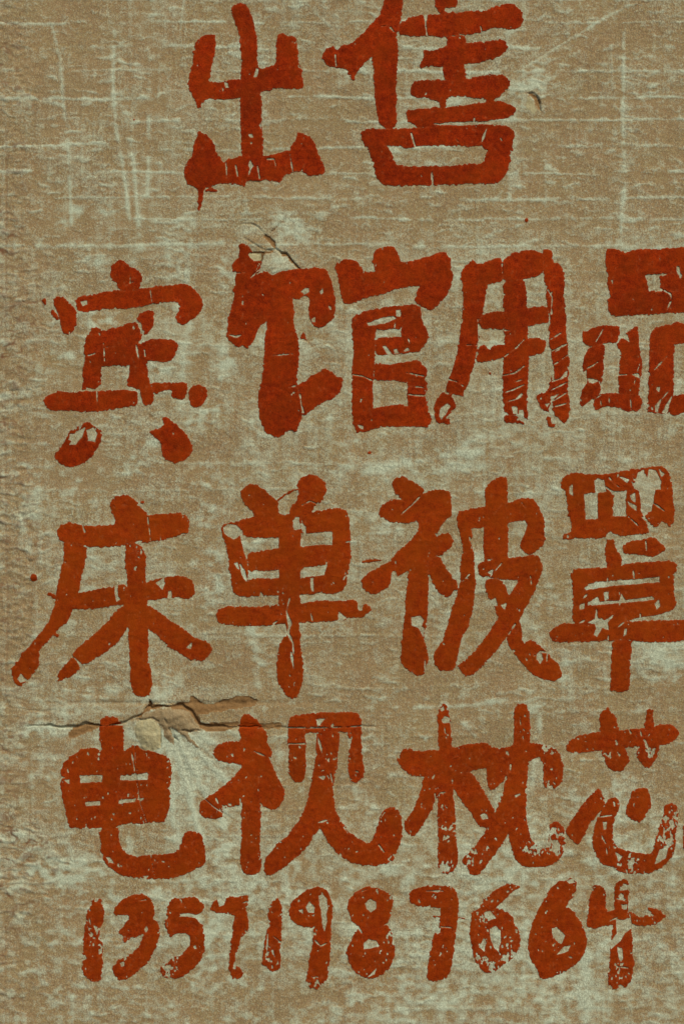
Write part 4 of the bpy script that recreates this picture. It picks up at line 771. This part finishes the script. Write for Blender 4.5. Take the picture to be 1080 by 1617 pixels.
# ------------------------------------------------------------------ mesh building
def mesh_obj(name, co, polys, material, parent, attrs=None, smooth=True):
    """polys: list of (n, k) index arrays"""
    me = bpy.data.meshes.new(name)
    me.vertices.add(len(co)); me.vertices.foreach_set('co', np.ascontiguousarray(co, np.float32).ravel())
    idx = np.concatenate([p.ravel() for p in polys]).astype(np.int32)
    cnt = np.concatenate([np.full(len(p), p.shape[1], np.int32) for p in polys])
    start = np.concatenate([[0], np.cumsum(cnt)[:-1]]).astype(np.int32)
    me.loops.add(len(idx)); me.loops.foreach_set('vertex_index', idx)
    me.polygons.add(len(cnt)); me.polygons.foreach_set('loop_start', start)
    me.update(calc_edges=True)
    me.polygons.foreach_set('use_smooth', np.full(len(cnt), smooth))
    for k, a in (attrs or {}).items():
        at = me.attributes.new(k, 'FLOAT', 'POINT')
        at.data.foreach_set('value', np.ascontiguousarray(a, np.float32))
    me.materials.append(material)
    me.validate()
    o = bpy.data.objects.new(name, me)
    col.objects.link(o)
    if parent: o.parent = parent
    return o

def empty(name, parent=None):
    o = bpy.data.objects.new(name, None)
    o.empty_display_size = 0.1
    col.objects.link(o)
    if parent: o.parent = parent
    return o

def world_xyz(x, y, h):
    return np.stack([(x - 540) * S, -h * 0.001, Z0 + (1617 - y) * S], -1)

def sample(A, x, y):
    # beyond the worked field the wall goes on, mirrored
    fold = lambda a, n: np.clip((n - 1) - np.abs(np.mod(a, 2 * (n - 1)) - (n - 1)), 0, n - 1.001)
    fx_ = fold(x + M, CW); fy_ = fold(y + M, CH)
    ix = fx_.astype(int); iy = fy_.astype(int); tx = fx_ - ix; ty = fy_ - iy
    return (A[iy, ix] * (1 - tx) * (1 - ty) + A[iy, ix + 1] * tx * (1 - ty) + A[iy + 1, ix] * (1 - tx) * ty + A[iy + 1, ix + 1] * tx * ty)

def axis(n):
    E = 1000 if n == 1080 else 360
    return np.concatenate([np.arange(-E, -8, 6.0), np.arange(-8, n + 8, 1.6), np.arange(n + 9, n + E, 6.0)])

wall = empty('plastered_wall')
wall['label'] = 'weathered limewashed mud wall covered in hand painted red writing'
wall['category'] = 'wall'
wall['kind'] = 'thing'

gx, gy = axis(1080), axis(1617)
GX, GY = np.meshgrid(gx, gy)
nx, ny = len(gx), len(gy)
co = world_xyz(GX, GY, sample(H, GX, GY)).reshape(-1, 3)
ch_ = sample(chalk, GX, GY).ravel(); di_ = sample(dirt, GX, GY).ravel()
i = np.arange(ny * nx).reshape(ny, nx)
quads = np.stack([i[:-1, :-1], i[1:, :-1], i[1:, 1:], i[:-1, 1:]], -1).reshape(-1, 4)
cxm = ((GX[:-1, :-1] + GX[1:, 1:]) / 2).ravel(); cym = ((GY[:-1, :-1] + GY[1:, 1:]) / 2).ravel()
inside = (np.abs(cxm - 540) < 600) & (np.abs(cym - 808) < 900)
rid = inside * RID[np.clip(np.rint(cym + M).astype(int), 0, CH - 1), np.clip(np.rint(cxm + M).astype(int), 0, CW - 1)]

def piece(sel, name, material, label=None):
    q = quads[sel]
    u, inv = np.unique(q, return_inverse=True)
    o = mesh_obj(name, co[u], [inv.reshape(-1, 4)], material, wall, {'chalk': ch_[u], 'dirt': di_[u]})
    if label: o['label'] = label
    return o

piece(rid == 0, 'plaster_coat', M_WALL)
# areas round the two breaks and the chip become parts of their own
def near(x0, y0, x1, y1): return (cxm > x0) & (cxm < x1) & (cym > y0) & (cym < y1)
piece((rid == 1) & near(0, 1040, 1080, 1250), 'bare_mud_patch', M_MUD, 'brown mud bared along the long crack')
piece((rid == 1) & near(300, 300, 520, 520), 'bare_mud_patch', M_MUD, 'brown mud bared in the broken corner over the second row')
piece((rid == 1) & near(800, 120, 900, 200), 'bare_mud_patch', M_MUD, 'small brown hollow beside the top row')
piece((rid == 2) & near(0, 1040, 1080, 1250), 'plaster_lump', M_LUMP, 'pale rounded lump swelling out of the burst hole')
piece(rid == 4, 'plaster_lump', M_TAN, 'torn tan underlayer fanning out to the right of the burst hole')
piece((rid == 2) & near(300, 300, 520, 520), 'plaster_lump', M_LUMP, 'small pale scar in the broken corner over the second row')
piece((rid == 2) & near(800, 120, 900, 200), 'plaster_lump', M_LUMP, 'curled pale flake under the small hollow')

# body of the wall behind the coat
def slab(name, x0, x1, y0, y1, z0, z1, material):
    v = np.array([(x, y, z) for z in (z0, z1) for y in (y0, y1) for x in (x0, x1)])
    f = np.array([(0, 2, 3, 1), (4, 5, 7, 6), (0, 1, 5, 4), (2, 6, 7, 3), (0, 4, 6, 2), (1, 3, 7, 5)])
    return mesh_obj(name, v, [f], material, wall, smooth=False)
xa, xb = (gx[0] - 540) * S, (gx[-1] - 540) * S
za, zb = Z0 + (1617 - gy[-1]) * S, Z0 + (1617 - gy[0]) * S
slab('wall_core', xa, xb, 0.020, 0.26, 0.0, zb, M_MUD)

# ------------------------------------------------------------------ the paint, as sheets cut along the traced outlines
def paint_meshes():
    F_ = np.where(np.abs(F) < 1e-3, 1e-3, F)
    ins = F_ > 0
    c00, c10, c11, c01 = ins[:-1, :-1], ins[:-1, 1:], ins[1:, 1:], ins[1:, :-1]       # tl, tr, br, bl
    code = c00 * 1 + c10 * 2 + c11 * 4 + c01 * 8
    cy, cx = np.nonzero(code)
    code = code[cy, cx]
    # stroke of each cell: from its best inside corner
    fs = np.stack([F_[cy, cx], F_[cy, cx + 1], F_[cy + 1, cx + 1], F_[cy + 1, cx]], -1)
    ss = np.stack([SID[cy, cx], SID[cy, cx + 1], SID[cy + 1, cx + 1], SID[cy + 1, cx]], -1)
    sid = ss[np.arange(len(cy)), fs.argmax(1)]
    NG = CH * CW
    g = lambda y, x: y * CW + x                              # grid vertex
    hE = lambda y, x: NG + y * CW + x                        # between (y,x) and (y,x+1)
    vE = lambda y, x: 2 * NG + y * CW + x                    # between (y,x) and (y+1,x)
    def corner(k, y, x):
        return {0: g(y, x), 1: g(y, x + 1), 2: g(y + 1, x + 1), 3: g(y + 1, x),
                4: hE(y, x), 5: vE(y, x + 1), 6: hE(y + 1, x), 7: vE(y, x)}[k]
    polys = {1: [[0, 4, 7]], 2: [[4, 1, 5]], 3: [[0, 1, 5, 7]], 4: [[5, 2, 6]], 5: [[0, 4, 7], [5, 2, 6]], 6: [[4, 1, 2, 6]], 7: [[0, 1, 2, 6, 7]],
             8: [[7, 6, 3]], 9: [[0, 4, 6, 3]], 10: [[4, 1, 5], [7, 6, 3]], 11: [[0, 1, 5, 6, 3]], 12: [[7, 5, 2, 3]], 13: [[0, 4, 5, 2, 3]], 14: [[4, 1, 2, 3, 7]], 15: [[0, 1, 2, 3]]}
    segs = {1: [(4, 7)], 2: [(5, 4)], 3: [(5, 7)], 4: [(6, 5)], 5: [(4, 7), (6, 5)], 6: [(6, 4)], 7: [(6, 7)], 8: [(7, 6)], 9: [(4, 6)], 10: [(5, 4), (7, 6)], 11: [(5, 6)], 12: [(7, 5)], 13: [(4, 5)], 14: [(7, 4)]}
    P, Q = {}, []                                            # faces by size with stroke ids; skirt segments
    for c, pl in polys.items():
        m = code == c
        if not m.any(): continue
        y, x, s = cy[m], cx[m], sid[m]
        for p in pl:
            P.setdefault(len(p), []).append((np.stack([corner(k, y, x) for k in reversed(p)], -1), s))
        for a, b in segs.get(c, []):
            Q.append((np.stack([corner(a, y, x), corner(b, y, x)], -1), s))
    P = {k: (np.concatenate([a for a, s in v]), np.concatenate([s for a, s in v])) for k, v in P.items()}
    QE = np.concatenate([a for a, s in Q]); QS = np.concatenate([s for a, s in Q])
    def pos(v):
        kind = v // NG; r = v % NG; y = r // CW; x = r % CW
        y2 = np.minimum(y + (kind == 2), CH - 1); x2 = np.minimum(x + (kind == 1), CW - 1)
        f0, f1 = F_[y, x], F_[y2, x2]
        t = np.where(kind > 0, f0 / np.where(f0 == f1, 1, f0 - f1), 0)
        t = np.clip(t, 0, 1)
        lerp = lambda A: A[y, x] * (1 - t) + A[y2, x2] * t
        return x - M + t * (kind == 1), y - M + t * (kind == 2), lerp(PH), lerp(H), lerp(F_)
    out = []
    for s in range(len(stroke_of)):
        fl = [a[q == s] for a, q in P.values()]
        fl = [a for a in fl if len(a)]
        if not fl: continue
        e = QE[QS == s]
        u = np.unique(np.concatenate([a.ravel() for a in fl] + [e.ravel()]))
        x, y, ph, h, f = pos(u)
        n = len(u)
        ue = np.unique(e)
        k = np.searchsorted(u, ue)
        # a stroke broken right through by its cracks becomes several sheets
        lab = np.arange(n)
        loc = [np.searchsorted(u, a) for a in fl]
        while True:
            old = lab.copy()
            for a in loc:
                np.minimum.at(lab, a.ravel(), np.repeat(lab[a].min(1), a.shape[1]))
            lab = lab[lab]
            if (lab == old).all(): break
        top = world_xyz(x, y, ph)
        foot = world_xyz(x[k], y[k], h[k] - 0.15)
        et = np.searchsorted(u, e); eb = n + np.searchsorted(ue, e)
        skirt = np.stack([et[:, 0], et[:, 1], eb[:, 1], eb[:, 0]], -1)
        thin = np.clip(1.0 - f / 2.2, 0, 1) * 0.6
        V = np.concatenate([top, foot]); T = np.concatenate([thin, np.ones(len(ue))])
        ids, cnt = np.unique(lab, return_counts=True)
        big = ids[cnt > 45] if (cnt > 45).any() else ids[cnt.argmax():][:1]
        sel = np.where(np.isin(lab, big), lab, -1)                # crumbs too small to pick apart are one piece
        for b in np.unique(sel):
            fs_ = [a[sel[a[:, 0]] == b] for a in loc] + [skirt[sel[skirt[:, 0]] == b]]
            fs_ = [a for a in fs_ if len(a)]
            if b == -1 and sum(len(a) for a in fs_) < 12: continue
            w_ = np.unique(np.concatenate([a.ravel() for a in fs_]))
            out.append((s, b == -1, V[w_], [np.searchsorted(w_, a) for a in fs_], T[w_]))
    return out

sheets = paint_meshes()
boxes = {}
for s, crumb, v, faces, thin in sheets:
    boxes.setdefault(stroke_of[s], []).append((v.min(0), v.max(0)))
def tone_of(c):
    """the lower rows were painted with a thinner, rustier mix"""
    y = W[c][2][1]
    return 0.0 if y < 200 else 0.1 if y < 600 else 0.65 if y < 1000 else 0.5
roots = {}
crumbs = {}
for s, crumb, v, faces, thin in sheets:
    c = stroke_of[s]
    if c < 0:
        mesh_obj('paint_speck', v, faces, M_PAINT, wall, {'thin': thin, 'tone': thin * 0 + .3})
        continue
    if c not in roots:
        lo = np.min([b[0] for b in boxes[c]], 0); hi = np.max([b[1] for b in boxes[c]], 0)
        kind = W[c][0]
        o = roots[c] = empty(kind)
        o.location = ((lo[0] + hi[0]) / 2, hi[1], lo[2])       # on the wall face, under the middle of the character
        o['label'] = W[c][1]
        o['category'] = kind.replace('_', ' ')
        o['group'] = 'red characters painted on the wall' if kind == 'painted_character' else 'red digits of the number along the bottom'
    if crumb:
        crumbs.setdefault(c, []).append((v, faces, thin))
        continue
    mesh_obj('brush_stroke', v - np.array(roots[c].location), faces, M_PAINT, roots[c], {'thin': thin, 'tone': np.full(len(v), tone_of(c))})
for c, parts in crumbs.items():
    off = np.cumsum([0] + [len(p[0]) for p in parts])
    o = mesh_obj('paint_crumbs', np.concatenate([p[0] for p in parts]) - np.array(roots[c].location),
                 [a + k for k, p in zip(off, parts) for a in p[1]], M_PAINT, roots[c], {'thin': np.concatenate([p[2] for p in parts]), 'tone': np.full(off[-1], tone_of(c))})
    o['kind'] = 'stuff'
